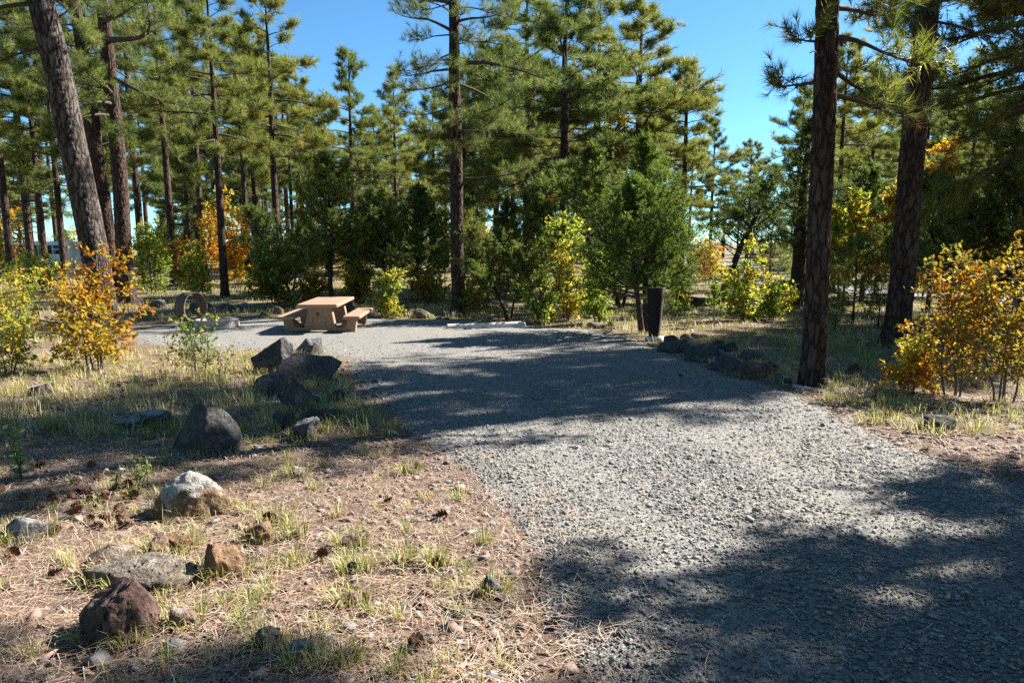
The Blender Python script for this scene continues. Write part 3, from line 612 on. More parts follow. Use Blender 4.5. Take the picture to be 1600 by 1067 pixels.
plant_oak(oak_meshes(54, 1.02, .62, 'yellowgreen', 4, 420, .07, True, .2, .012, 'yellow', .6), at(312, 590), 'small thin green oak shrub in front of the fire ring', GO)
plant_oak(oak_meshes(55, 1.9, 1.0, 'shade_dull', 3, 2100, .078, True, .2, .02, 'orange'), at(1493, 620), 'rust-coloured oak shrub right of the thick dark trunk, by the drive', GO)
plant_oak(oak_meshes(56, 1.95, 1.05, 'shade_dull', 4, 2500, .08, True, .18, .02, 'brown'), at(1566, 628), 'rust-coloured oak shrub at the right edge of the picture', GO)
plant_oak(oak_meshes(57, .95, .48, 'yellow', 3, 1300, .085, True, .05, .012, 'orange'), at(1425, 612), 'golden oak sprout glowing at the left foot of the rusty shrub', GO)
def oak_at(seed, px, d, top, wpx, pal, pal2, label, stems=3, nl=1500, size=.13, cat='oak shrub', cb=.06, name='oak_shrub', r0=.03):
    p = atd(px, d); H = ztop(p, top); plant_oak(oak_meshes(seed, H, wpx/2/ppm(p)*1.25, pal, stems, int(nl*1.6), size*1.1, False, cb, r0, pal2), p, label, GO, 0, 1.0, name, cat)
oak_at(61, 1312, 25, 300, 66, 'yellowgreen', 'yellow', 'tall lime-yellow oak between the two dark right-hand trunks', 2, 2600, .15, 'oak tree', .3, 'oak_tree', .05)
oak_at(62, 1392, 24, 215, 95, 'orange', 'brown', 'tall orange oak behind the thick dark right-hand trunk', 2, 3200, .14, 'oak tree', .3, 'oak_tree', .06)
oak_at(63, 1160, 21.5, 375, 70, 'yellow', 'yellowgreen', 'golden oak shrub on the grass right of the brown post', 3, 1700, .11)
oak_at(64, 1205, 22, 430, 60, 'yellow', 'green', 'low yellow-green oak beside the golden oak', 3, 1100, .11)
oak_at(65, 238, 33, 345, 76, 'yellowgreen', 'green', 'leafy green oak right of the close-set pines', 3, 1900, .15)
oak_at(66, 288, 37, 372, 50, 'orange', 'brown', 'orange oak behind the fire ring, left of the small green one', 3, 1200, .15)
oak_at(67, 313, 31, 382, 44, 'yellowgreen', 'yellow', 'small light green oak straight behind the fire ring', 2, 1100, .14)
oak_at(68, 372, 38, 330, 66, 'orange', 'yellow', 'orange and yellow oak behind the curved pine', 3, 1900, .17)
oak_at(69, 335, 44, 300, 70, 'yellow', 'orange', 'tall yellow oak deep between the left pines', 3, 1900, .18, 'oak tree', .2, 'oak_tree')
oak_at(70, 430, 26.5, 362, 100, 'green', 'brown', 'dark green round oak left of the picnic table', 4, 3000, .13)
oak_at(71, 487, 28, 432, 60, 'orange', 'yellow', 'low golden oak behind the table top', 3, 1100, .13)
oak_at(72, 560, 29, 428, 80, 'yellow', 'orange', 'low yellow oak under the dark juniper', 3, 1300, .13)
oak_at(73, 607, 22.5, 425, 58, 'yellowgreen', 'yellow', 'small yellow-green oak between the table and the pale rock', 3, 1500, .10)
oak_at(74, 668, 28, 420, 80, 'brown', 'yellow', 'rusty oak thicket left behind the solitary pine', 4, 1500, .13)
oak_at(75, 692, 33, 318, 52, 'yellow', 'yellowgreen', 'tall yellow oak left behind the solitary pine trunk', 2, 1700, .16, 'oak tree', .25, 'oak_tree')
oak_at(76, 885, 21.5, 335, 92, 'yellowgreen', 'yellow', 'yellow-green oak sapling with several stems at the pad edge', 4, 2600, .11)
oak_at(77, 935, 20.5, 392, 60, 'yellowgreen', 'green', 'lower yellow-green oak sapling left of the bright green juniper', 3, 1500, .11)
oak_at(78, 845, 20.5, 420, 50, 'green', 'yellowgreen', 'green oak sapling right of the low dense juniper', 3, 1100, .11)
oak_at(79, 958, 33, 165, 70, 'yellow', 'orange', 'yellow-topped oak rising above the bright green juniper', 2, 2200, .17, 'oak tree', .5, 'oak_tree', .07)
oak_at(80, 850, 36, 270, 56, 'orange', 'yellow', 'orange oak beside the broad-crowned pine trunk', 2, 1500, .17, 'oak tree', .3, 'oak_tree')
oak_at(81, 1060, 24, 420, 50, 'yellow', 'green', 'yellowing oak seen under the bright green juniper', 3, 900, .12)
oak_at(82, 1215, 25, 440, 50, 'green', 'yellowgreen', 'fresh green oak clump left of the near right-hand trunk', 3, 1100, .12)
oak_at(83, 20, 48, 330, 70, 'orange', 'yellow', 'orange oak far behind the left bare-stemmed pines', 3, 1200, .2)
oak_at(84, 1440, 30, 330, 60, 'orange', 'brown', 'orange oak right behind the thick dark trunk', 3, 1200, .16)
oak_at(85, 740, 24, 430, 60, 'brown', 'green', 'brownish oak right of the solitary pine', 3, 1100, .12)
oak_at(86, 60, 34, 395, 90, 'yellow', 'yellowgreen', 'yellow oak thicket in front of the parked van', 4, 1600, .15)
oak_at(87, 1115, 19.6, 440, 16, 'green', None, 'thin bare-stemmed sapling on the grass right of the post', 1, 160, .09, 'sapling', .45, 'sapling', .03)
oak_at(88, 1535, 15, 470, 120, 'brown', 'green', 'shaded oak thicket behind the rusty shrubs', 4, 1800, .11)

# understorey going on between the pines
UJ = [J1, J2]; UO = [oak_meshes(91, 3.0, 1.3, 'yellowgreen', 3, 1500, .17, False, .15, .03, 'yellow'), oak_meshes(92, 3.0, 1.4, 'orange', 3, 1500, .17, False, .15, .03, 'yellow'), oak_meshes(93, 3.0, 1.4, 'green', 3, 1700, .17, False, .1, .03, 'yellowgreen')]
rngu = np.random.default_rng(123)
for i in range(150):
    d = rngu.uniform(33, 78); px = rngu.uniform(-200, 1800); p = atd(px, d)
    if abs(p[0]-np.interp(d, [29, 33, 40, 52, 66, 85], [22, 17.5, 15.5, 17, 22, 27])) < 3.4 or (1135 < px < 1200): continue
    if px < 470 and d < 62: 
        continue
    if -20 < px < 125 and d < 60: continue
    s = rngu.uniform(.6, 1.25); rz = rngu.uniform(0, 6.28)
    if rngu.uniform() < .55: plant_jun(UJ[i % 2], p, 'juniper in the understorey far back between the pine stems', 'understorey junipers far back', rz, s*.85)
    else: plant_oak(UO[i % 3], p, ['yellow-green oak', 'orange oak', 'green oak'][i % 3] + ' in the understorey far back between the pine stems', 'understorey oaks far back', rz, s)

# ------------------------------------------------------------------ rocks
import bmesh
ICO = {}
def ico(n):
    if n not in ICO:
        bm = bmesh.new(); bmesh.ops.create_icosphere(bm, subdivisions=n, radius=1.0); bm.verts.ensure_lookup_table()
        ICO[n] = (np.array([v.co[:] for v in bm.verts]), np.array([[v.index for v in f.verts] for f in bm.faces])); bm.free()
    return ICO[n]
def rock_mesh(seed, w, h, d, mat, sub=4, cuts=13, rough=.11, sink=.42, tip=0.0, pits=0.0, peak=0.0):
    rng = np.random.default_rng(seed); v, t = ico(sub); v = v.copy(); v0 = v.copy()
    for i in range(cuts):
        n_ = unit(rng.normal(size=3)*np.array([1, 1, .8])); k = rng.uniform(.40, .74); dd = v@n_ - k; v = v - np.where(dd > 0, dd*.985, 0)[:, None]*n_
    if peak: v[:, :2] *= (1 - peak*np.clip(v[:, 2:3], -.2, 1)); 
    v = v*(1 + rough*1.2*fbm(v0*1.6 + seed, 2, seed) + rough*.9*fbm(v0*4.5 + seed, 5, seed+1))[:, None]
    if pits:
        nz = vnoise(v0*7 + seed, seed+5); v = v*(1 - pits*np.clip(nz-.35, 0, 1))[:, None]
    lo, hi = v.min(0), v.max(0); v = (v - (lo+hi)/2)/((hi-lo)/2)
    v[:, 2] += tip*v[:, 0]
    v = v*np.array([w/2, d/2, h/2/(1-sink)*1.0]); v[:, 2] -= v[:, 2].max() - h
    return mesh('rock', v, t, M[mat], None, None, True)
ROCKS = []
def rock(px, py, wpx, hpx, mat, label, seed, dr=.8, sub=4, name='rock', cat='rock', group=None, rz=0, **k):
    p = at(px, py); s = ppm(p); wd, h = wpx/s, hpx/s
    h = h*(1.25 if hpx < 32 and py > 640 else .91)                                       # seen slightly from above
    q = p + unit(np.array([p[0], p[1], 0]))*wd*dr*.42; q[2] = float(tz(q[0], q[1]))
    ROCKS.append((q[0], q[1], wd/2, wd*dr/2)); o = obj(name, rock_mesh(seed, wd, h, wd*dr, mat, sub, **k), None, q, rz); return tag(o, label, cat, group)
def boulder(*a, **k): return rock(*a, name='boulder', cat='boulder', **k)
BG = 'boulders lining the drive'; RG = 'rocks in the near grass'
boulder(322, 712, 116, 84, 'rock_dark', 'large dark rounded boulder in the shade, left of the drive', 141, sub=5, cuts=5, rough=.08, group=BG)
boulder(302, 815, 120, 76, 'rock_tan', 'pointed sunlit boulder with pale lichen on top and tan sides', 133, sub=5, cuts=7, peak=.3, dr=.75, group=BG)
rock(352, 906, 74, 60, 'rock_orange', 'blocky orange-brown rock with a grey patch on its left', 3, .7, sub=5, cuts=9, group=RG)
boulder(190, 1008, 128, 98, 'rock_red', 'pitted dark red lava rock in the lower left grass', 4, sub=5, cuts=6, rough=.09, pits=.35, group=RG)
rock(225, 922, 185, 30, 'rock_pale', 'long flat pale pitted slab lying behind the lava rock', 5, .5, sub=5, cuts=7, pits=.2, sink=.55, group=RG)
rock(172, 888, 120, 22, 'rock_pink', 'low pinkish slab at the back of the long flat slab', 6, .5, sub=4, group=RG)
rock(250, 873, 46, 30, 'rock_pink', 'rounded pinkish stone behind the long flat slab', 7, .8, group=RG)
rock(282, 866, 40, 22, 'rock_orange', 'small reddish stone leaning on the rounded pinkish stone', 8, .8, group=RG)
rock(404, 852, 52, 28, 'rock_orange', 'flat reddish rock right of the pointed sunlit boulder', 10, .8, group=RG)
boulder(38, 848, 86, 38, 'rock_grey', 'grey boulder half sunk at the left edge of the picture', 11, group=RG)
rock(421, 1014, 40, 36, 'rock_dark', 'small dark faceted rock near the bottom, right of the lava rock', 12, cuts=11, group=RG)
rock(770, 932, 46, 26, 'rock_grey', 'grey angular stone at the edge between litter and gravel', 13, cuts=12, group=RG)
rock(549, 858, 40, 14, 'rock_red', 'thin brown block of stone in the litter', 14, .5, cuts=12, group=RG)
rock(555, 898, 34, 16, 'rock_grey', 'pale grey stone behind the bright grass tuft', 15, group=RG)
rock(292, 985, 52, 38, 'rock_pink', 'porous pinkish red stone right beside the lava rock', 16, pits=.3, group=RG)
rock(550, 948, 44, 16, 'rock_pink', 'flat tan stone under the bent dark stick', 17, group=RG)
rock(540, 1040, 40, 14, 'rock_orange', 'flat orange stone at the bottom of the picture', 18, group=RG)
rock(470, 1032, 44, 18, 'rock_grey', 'low grey-brown stone left of the flat orange stone', 19, group=RG)
rock(635, 885, 24, 12, 'rock_pink', 'small tan stone right of the bright grass tuft', 20, group=RG)
rock(680, 888, 20, 14, 'rock_red', 'small dark red stone at the gravel margin', 21, group=RG)
rock(880, 812, 18, 9, 'rock_red', 'single reddish stone lying out on the gravel', 22, sub=3, group=RG)
rock(610, 668, 26, 14, 'rock_pink', 'pink stone in a sun fleck beside the shaded drive', 23, group=RG)
rock(465, 745, 26, 12, 'rock_tan', 'tan stone at the edge of the shade left of the drive', 24, group=RG)
rock(640, 742, 28, 10, 'rock_pale', 'flat pale stone at the near edge of the shade', 25, group=RG)
rock(428, 820, 36, 16, 'rock_red', 'brown stone casting a dark shadow in the litter', 26, group=RG)
rock(460, 840, 30, 12, 'rock_tan', 'yellowish flat stone in front of the brown stone', 27, group=RG)
boulder(428, 585, 66, 62, 'rock_dark', 'tall wedge-shaped boulder at the left end of the pile by the picnic table', 131, sub=4, cuts=9, peak=.2, tip=-.2, group=BG)
boulder(478, 556, 54, 30, 'rock_grey', 'tilted dark grey boulder on top of the pile by the picnic table', 32, tip=.35, cuts=10, group=BG)
boulder(475, 603, 120, 54, 'rock_dark', 'broad flat-topped boulder in the middle of the pile', 33, .7, cuts=11, group=BG)
boulder(425, 620, 56, 40, 'rock_dark', 'dark boulder at the left foot of the pile', 34, group=BG)
boulder(468, 644, 68, 54, 'rock_dark', 'wedge boulder with a bluish slanting top below the pile', 35, cuts=12, tip=-.45, group=BG)
rock(523, 630, 38, 22, 'rock_red', 'long brownish rock beside the wedge boulder', 36, .5, tip=.3, group=BG)
rock(498, 664, 74, 20, 'rock_dark', 'flat bluish slab in front of the wedge boulder', 37, .6, group=BG)
rock(444, 672, 40, 22, 'rock_dark', 'small dark rock left of the flat bluish slab', 38, group=BG)
rock(478, 690, 48, 30, 'rock_grey', 'tan-grey rock at the near end of the boulder row', 39, group=BG)
rock(497, 676, 22, 12, 'rock_tan', 'small tan stone behind the last rock of the boulder row', 40, group=BG)
boulder(218, 672, 88, 20, 'rock_grey', 'long low lichen-grey boulder left of the large dark boulder', 41, .55, group=BG)
FG = 'rocks behind the gravel pad'
for i, (px, py, wp, hp, mt, lb) in enumerate([(434, 491, 20, 15, 'rock_pink', 'tilted tan rock with a dark hole left of the picnic table'), (412, 495, 18, 8, 'rock_dark', 'dark rock left of the tilted tan rock'),
        (380, 484, 24, 11, 'rock_grey', 'grey rock in the shade behind the fire ring, right side'), (318, 492, 40, 24, 'rock_dark', 'dark boulder seen through the fire ring'), (352, 487, 40, 12, 'rock_dark', 'low dark rock right of the fire ring'),
        (215, 478, 26, 12, 'rock_grey', 'grey rock at the foot of the close-set pines'), (247, 482, 26, 15, 'rock_dark', 'dark rock right of the close-set pines'), (228, 492, 18, 8, 'rock_red', 'small red-brown rock in front of the dark rock'),
        (548, 490, 30, 18, 'rock_dark', 'dark grey rock right behind the table bench'), (662, 498, 40, 17, 'rock_pale', 'pale pointed rock left of the solitary pine'), (690, 500, 26, 6, 'rock_dark', 'flat dark rock between pale rock and pine'),
        (708, 496, 20, 9, 'rock_pale', 'pale rock against the foot of the solitary pine'), (748, 492, 16, 11, 'rock_red', 'red-brown rock right of the solitary pine'), (645, 506, 22, 4, 'rock_pink', 'flat pinkish stone at the back edge of the gravel'),
        (932, 514, 32, 12, 'rock_grey', 'grey ridged rock at the far right pad edge'), (955, 510, 16, 8, 'rock_dark', 'small dark rock beside the grey ridged rock'), (985, 468, 60, 14, 'rock_dark', 'dark rock heap in the meadow behind the bright juniper'), (1095, 478, 34, 16, 'rock_dark', 'dark boulder in the meadow right of the post')]):
    rock(px, py, wp, hp, mt, lb, 60+i, .8, 3, group=FG)
DG = 'rocks of the low bank right of the drive'
for i, (px, py, wp, hp, mt, lb) in enumerate([(1055, 552, 56, 22, 'rock_dark', 'dark rock right in front of the brown post'), (1100, 566, 62, 30, 'rock_dark', 'biggest rock of the dark bank, behind the shaded gravel'), (1135, 582, 58, 28, 'rock_dark', 'jagged dark rock in the middle of the bank'),
        (1182, 592, 66, 26, 'rock_red', 'brown rock of the bank near the right-hand pine'), (1225, 600, 34, 18, 'rock_grey', 'last rock of the bank, touching the right-hand pine'), (1094, 530, 30, 12, 'rock_pale', 'pale flat rock on the bank in the sun'),
        (1073, 533, 22, 12, 'rock_grey', 'grey rock left of the pale flat rock'), (1120, 546, 26, 15, 'rock_dark', 'dark knob behind the biggest bank rock'), (1144, 550, 24, 17, 'rock_dark', 'round dark rock at the grass edge of the bank'),
        (1172, 568, 50, 22, 'rock_dark', 'dark rock on the grassy side of the bank'), (1205, 580, 40, 18, 'rock_dark', 'low rock on the grassy side left of the pine'), (1048, 536, 24, 14, 'rock_dark', 'small dark rock right at the post footing'),
        (1333, 590, 30, 24, 'rock_dark', 'dark pyramid rock right of the near pine'), (1356, 630, 44, 12, 'rock_dark', 'flat dark rock below the golden oak sprout'), (1463, 674, 50, 18, 'rock_dark', 'bluish dark slab in the shade below the rusty oak'),
        (1358, 664, 26, 7, 'rock_pale', 'pale flat stone on the right edge of the gravel'), (1346, 690, 20, 5, 'rock_pale', 'small white stone in the gravel near the right edge'), (1443, 710, 12, 9, 'rock_red', 'tiny brown pyramid stone at the right gravel edge'),
        (1378, 650, 20, 8, 'rock_red', 'small brown rock in the shade right of the gravel'), (590, 602, 20, 10, 'rock_dark', 'dark lump lying in the shaded gravel edge')]):
    rock(px, py, wp, hp, mt, lb, 90+i, .8, 3, group=DG)

# ------------------------------------------------------------------ picnic table
def prism(poly, y0, y1, bev=.012):                        # profile (x,z) extruded along y with chamfered ends
    P = np.array(poly, float); n = len(P); c = P.mean(0); din = P + unit(c-P)*bev
    rings = [np.column_stack([din[:, 0], np.full(n, y0), din[:, 1]]), np.column_stack([P[:, 0], np.full(n, y0+bev), P[:, 1]]), np.column_stack([P[:, 0], np.full(n, y1-bev), P[:, 1]]), np.column_stack([din[:, 0], np.full(n, y1), din[:, 1]])]
    bm = bmesh.new(); R = [[bm.verts.new(v) for v in r] for r in rings]
    for a, b_ in zip(R[:-1], R[1:]):
        for i in range(n): bm.faces.new((a[i], a[(i+1) % n], b_[(i+1) % n], b_[i]))
    bm.faces.new(R[0][::-1]); bm.faces.new(R[-1]); bmesh.ops.triangulate(bm, faces=[f for f in bm.faces if len(f.verts) > 4])
    bmesh.ops.recalc_face_normals(bm, faces=bm.faces); return bm
def bm_mesh(bm, name, mat):
    me = bpy.data.meshes.new(name); bm.to_mesh(me); bm.free(); me.materials.append(M[mat]); return me
p = at(497, 522); tb = empty('picnic_table', p + np.array([0, .12, .0]), math.radians(3)); tag(tb, 'tan concrete picnic table with two benches on the gravel pad', 'picnic table')
def slab(w_, l, z, th, x=0.0, rnd=.02):
    a = w_/2; return prism([(x-a, z+.02), (x-a+.03, z), (x+a-.03, z), (x+a, z+.02), (x+a, z+th-rnd), (x+a-rnd, z+th), (x-a+rnd, z+th), (x-a, z+th-rnd)], 0, l, .02)
obj('tabletop', bm_mesh(slab(1.06, 2.5, .69, .095), 'tabletop', 'concrete_tan'), tb, (0, -.18, 0))
for sx in (-1, 1): obj('bench_seat', bm_mesh(slab(.46, 2.3, .375, .085), 'bench_seat', 'concrete_tan'), tb, (sx*.86, -.08, 0))
prof = [(-.90, 0), (-.80, .03), (-.40, .06), (0, .065), (.40, .06), (.80, .03), (.90, 0), (.94, .03), (.99, .376), (.77, .376), (.72, .17), (.66, .14), (.45, .13), (.40, .19), (.31, .692),
        (-.31, .692), (-.40, .19), (-.45, .13), (-.66, .14), (-.72, .17), (-.77, .376), (-.99, .376), (-.94, .03)]
prof = [(a*.98, b_) for a, b_ in prof][::-1]
for yy in (.12, 1.80):
    bm = prism(prof, 0, .20, .015); sp_ = obj('end_support', bm_mesh(bm, 'end_support', 'concrete_tan'), tb, (0, yy, 0))
    if yy < 1:
        g = Geo(); th = np.arange(20)*2*np.pi/20; ring = np.column_stack([.05*np.cos(th), 0*th, .05*np.sin(th)]); v = np.concatenate([ring, ring*.55+np.array([0, -.008, 0]), [[0, -.008, 0]]])
        g.add(v, np.concatenate([grid_tris(2, 20, True), np.stack([20+np.arange(20), 20+(np.arange(20)+1) % 20, np.full(20, 40)], -1)])); obj('emblem', g.make('emblem', M['brown_board']), sp_, (-.05, -.002, .50))
        g = Geo(); box(g, (0, 0, 0), (.34, .010, .005)); box(g, (0, 0, .26), (.34, .010, .005)); box(g, (-.17, 0, .13), (.005, .010, .26)); box(g, (.17, 0, .13), (.005, .010, .26)); obj('panel_edge', g.make('panel_edge', M['concrete_tan']), sp_, (-.02, -.003, .16))

# ------------------------------------------------------------------ fire ring
p = at(312, 512); fr = empty('fire_ring', p, math.radians(0)); tag(fr, 'rusty steel fire ring tipped up on its edge on a concrete base', 'fire ring')
def band(R, L, th, n=56):
    a = np.arange(n)*2*np.pi/n; rg = []
    for r_, y_ in ((R, 0), (R, L), (R-th, L), (R-th, 0)): rg.append(np.column_stack([r_*np.cos(a), np.full(n, y_), r_*np.sin(a)]))
    v = np.concatenate(rg + [rg[0]]); return v, grid_tris(5, n, True)
g = Geo(); g.add(*band(.44, .34, .02)); rb = obj('ring_band', g.make('ring_band', M['rust_steel'], False), fr, (-.03, -.1, .58), math.radians(72))
g = Geo(); g.add(*band(.452, .03, .035)); obj('rim', g.make('rim', M['rust_steel']), rb, (0, -.004, 0))
g = Geo(); n = 40; a = np.arange(n)*2*np.pi/n; prf = [(.62, -.08), (.62, .22), (.60, .24), (.44, .24), (.42, .22), (.42, -.08)]
v = np.concatenate([np.column_stack([r_*np.cos(a), r_*np.sin(a), np.full(n, z_)]) for r_, z_ in prf]); g.add(v, grid_tris(6, n, True)); obj('concrete_base', g.make('concrete_base', M['concrete_pad'], False), fr, (.42, .15, 0))
g = Geo()
for i in range(9): q = np.array([-.66+.034*i, -.05+.045*i, 0]); g.add(*tube(np.array([q+(0, 0, .02), q+(.16, -.12, .30)]), .011, 6))
g.add(*tube(np.array([[-.70, -.07, .02], [-.36, .36, .02]]), .014, 6)); g.add(*tube(np.array([[-.53, -.19, .30], [-.21, .23, .30]]), .014, 6)); obj('grate', g.make('grate', M['rust_steel']), fr, (.12, -.1, 0))

# ------------------------------------------------------------------ post, parking stop, stump, van, cabin
p = at(1022, 532); po = empty('site_post', p, math.radians(-28), (.84, .84, 1.0)); tag(po, 'tapered dark brown post on a concrete footing at the pad corner', 'post')
g = Geo(); H = 1.28
lo = np.array([[-.13, -.11], [.13, -.11], [.13, .11], [-.13, .11]]); hi = lo*np.array([1.65, 1.4]) + np.array([.02, 0])
v = np.concatenate([np.column_stack([lo, np.full(4, .06)]), np.column_stack([hi, [H-.03, H, H, H-.03]])]); k = np.arange(4); kk = (k+1) % 4
t = np.concatenate([np.stack([k, kk, kk+4], -1), np.stack([k, kk+4, k+4], -1), [[4, 5, 6], [4, 6, 7]]]); g.add(v, t); obj('post_body', g.make('post_body', M['brown_paint']), po)
g = Geo(); box(g, (0, 0, .04), (.50, .46, .12), taper=.92); obj('footing', g.make('footing', M['concrete_white']), po, (.02, 0, 0))
g = Geo(); box(g, (0, 0, 0), (.035, .012, .06)); obj('site_tag', g.make('site_tag', M['white_paint']), po, (.185, .0, .80), math.pi/2)
p = at(698, 515); q = at(820, 512); c = (p+q)/2; L = float(np.hypot(*(q-p)[:2])); st_ = obj('parking_stop', bm_mesh(prism([(-.11, -.03), (.11, -.03), (.085, .13), (.05, .165), (-.05, .165), (-.085, .13)], -L/2, L/2, .02), 'parking_stop', 'concrete_white'), None, c, math.atan2(q[1]-p[1], q[0]-p[0]) - math.pi/2)
tag(st_, 'long white concrete parking stop at the back of the gravel pad', 'parking stop')
p = at(64, 616); stp = empty('tree_stump', p); tag(stp, 'small sawn grey tree stump in the grass at left', 'stump')
g = Geo(); n = 22; a = np.arange(n)*2*np.pi/n; rr_ = .125*(1+.12*np.sin(3*a)+.06*np.sin(7*a)); v = np.concatenate([np.column_stack([rr_*s_*np.cos(a), rr_*s_*np.sin(a), z_+0.03*np.cos(a)]) for s_, z_ in ((1.25, -.05), (1.05, .05), (1, .13))]); g.add(v, grid_tris(3, n, True)); obj('stump_side', g.make('stump_side', M['bark_grey'], False), stp)
g = Geo(); v = np.concatenate([np.column_stack([rr_*np.cos(a), rr_*np.sin(a), .13+.03*np.cos(a)]), [[0, 0, .132]]]); g.add(v, np.stack([np.arange(n), (np.arange(n)+1) % n, np.full(n, n)], -1)); obj('cut_face', g.make('cut_face', M['dead_wood']), stp)
# van
p = atd(74, 56); vn = empty('parked_van', p, math.radians(4)); tag(vn, 'white van with dark windows parked far behind the left pines', 'van')
side = [(-2.5, .35), (2.45, .35), (2.55, .8), (2.5, 1.9), (2.35, 2.32), (2.1, 2.42), (-1.0, 2.42), (-1.45, 2.2), (-2.0, 1.35), (-2.6, 1.15), (-2.72, .7)]
bm = prism(side, -.95, .95, .10); obj('body', bm_mesh(bm, 'body', 'white_paint'), vn)
for x0, x1 in ((-1.0, -.05), (.05, 1.05), (1.15, 2.2)):
    g = Geo(); box(g, ((x0+x1)/2, -.955, 1.78), (x1-x0, .03, .70)); obj('window', g.make('window', M['dark_glass']), vn)
g = Geo(); g.add([(-1.95, -.957, 1.42), (-1.06, -.957, 1.42), (-1.06, -.957, 2.13), (-1.42, -.957, 2.13), (-1.95, -.975, 1.42), (-1.06, -.975, 1.42), (-1.06, -.975, 2.13), (-1.42, -.975, 2.13)], [(4, 5, 6), (4, 6, 7), (0, 1, 5), (0, 5, 4), (2, 3, 7), (2, 7, 6), (0, 4, 7), (0, 7, 3), (1, 2, 6), (1, 6, 5)]); obj('front_window', g.make('front_window', M['dark_glass']), vn)
for x in (-1.7, 1.6):
    g = Geo(); g.add(*tube(np.array([[x, -1.0, .36], [x, -.75, .36]]), .36, 20)); wl = obj('wheel', g.make('wheel', M['tyre']), vn)
    g = Geo(); g.add(*tube(np.array([[x, -1.01, .36], [x, -.9, .36]]), .2, 16)); obj('rim', g.make('rim', M['roof_metal']), wl)
p = at(113, 420); g = Geo(); 
p = atd(112, 50); obj_ = obj('marker_post', None); bpy.data.objects.remove(obj_)
g.add(*tube(np.array([[0, 0, -.1], [0, 0, 2.2], [0, 0, 2.5], [0, 0, 2.58]]), np.array([.14, .13, .12, .05]), 12)); mp_ = obj('marker_post', g.make('marker_post', M['white_paint'], True), None, p); tag(mp_, 'pale upright post behind the massive leaning pine, right of the van', 'post')
# cabin
p = atd(398, 62); cb_ = empty('cabin', p, math.radians(-14)); tag(cb_, 'small brown cabin with a grey metal roof far behind the dark green oak', 'cabin')
g = Geo(); box(g, (0, 0, 1.0), (3.4, 2.8, 2.1)); g.add([(1.702, -1.4, 2.05), (1.702, 1.4, 2.05), (1.702, 0, 2.62)], [(0, 1, 2)]); g.add([(-1.702, -1.4, 2.05), (-1.702, 1.4, 2.05), (-1.702, 0, 2.62)], [(0, 2, 1)]); obj('wall', g.make('wall', M['brown_board']), cb_)
g = Geo()
for s_ in (-1, 1):
    v = np.array([(-2.0, 0, 2.72), (2.0, 0, 2.72), (2.0, s_*1.75, 2.0), (-2.0, s_*1.75, 2.0)]); v = np.concatenate([v, v-np.array([0, 0, .08])]); g.add(v, [(0, 1, 2), (0, 2, 3), (4, 6, 5), (4, 7, 6), (3, 2, 6), (3, 6, 7), (1, 5, 6), (1, 6, 2), (0, 3, 7), (0, 7, 4)])
rf = obj('roof', g.make('roof', M['roof_metal']), cb_)
g = Geo(); box(g, (.6, -1.41, .95), (.8, .05, 1.9)); obj('door', g.make('door', M['brown_paint']), cb_)
# sticks
def stick(pxs, rpx, mat, label, name='fallen_stick', lift=.02):
    pts = np.array([at(*q) for q in pxs]); pts[:, 2] += lift; tt = np.linspace(0, len(pts)-1, 12); P_ = np.stack([np.interp(tt, np.arange(len(pts)), pts[:, i]) for i in range(3)], -1); P_ += np.random.default_rng(len(label)).normal(0, .004, P_.shape); r_ = rpx/ppm(pts[0])
    g = Geo(); g.add(*tube(P_, r_*np.linspace(1, .55, 12), 8)); o = obj(name, g.make(name, M[mat], True)); return tag(o, label, 'stick', 'sticks on the ground')
stick([(525, 918), (548, 922), (566, 930), (580, 942), (576, 955), (566, 966)], 2.6, 'twig', 'bent dark stick lying over the flat tan stone')
stick([(12, 776), (30, 770), (48, 764)], 4, 'dead_wood', 'short bleached stick at the left edge near the pine cones')
stick([(565, 900), (558, 910), (552, 918)], 1.8, 'twig', 'short dark twig beside the bright grass tuft')
stick([(1420, 640), (1440, 652), (1470, 690), (1480, 700)], 1.2, 'dead_wood', 'thin pale stick at the right gravel edge')
stick([(170, 505), (178, 512), (200, 520)], 3, 'dead_wood', 'grey branch lying left of the gravel by the fire ring')
stick([(55, 500), (75, 503), (98, 508)], 3, 'dead_wood', 'bleached branch lying left behind the orange oak')
stick([(1240, 606), (1275, 612), (1315, 624)], 4, 'dead_wood', 'surface root running right from the near pine')

# ------------------------------------------------------------------ pine cones
g = Geo(); nsc = 34
for i in range(nsc):
    u = (i+.5)/nsc; a = i*2.399; r_ = .032*math.sin(math.pi*min(1, u*.85+.12)); z_ = .085*u; c, s_ = math.cos(a), math.sin(a); tq = np.array([-s_, c, 0]); rd = np.array([c, s_, 0])
    b0 = rd*r_*.35 + np.array([0, 0, z_]); tip_ = rd*r_*1.25 + np.array([0, 0, z_+.010]); g.add([b0-tq*.008, b0+tq*.008, tip_+tq*.011, tip_-tq*.011, tip_+rd*.006+np.array([0, 0, .004])], [(0, 1, 2), (0, 2, 3), (3, 2, 4)])
g.add(*tube(np.array([[0, 0, 0], [0, 0, .045], [0, 0, .085]]), np.array([.012, .014, .004]), 6)); CONE = g.make('pine_cone', M['cone'])
rngc = np.random.default_rng(6); spots = [(rngc.normal(140, 55), rngc.normal(775, 28)) for _ in range(34)] + [(20, 870), (75, 905), (108, 912), (255, 925), (640, 1010), (860, 985), (700, 810), (1060, 590), (600, 790), (510, 870)]
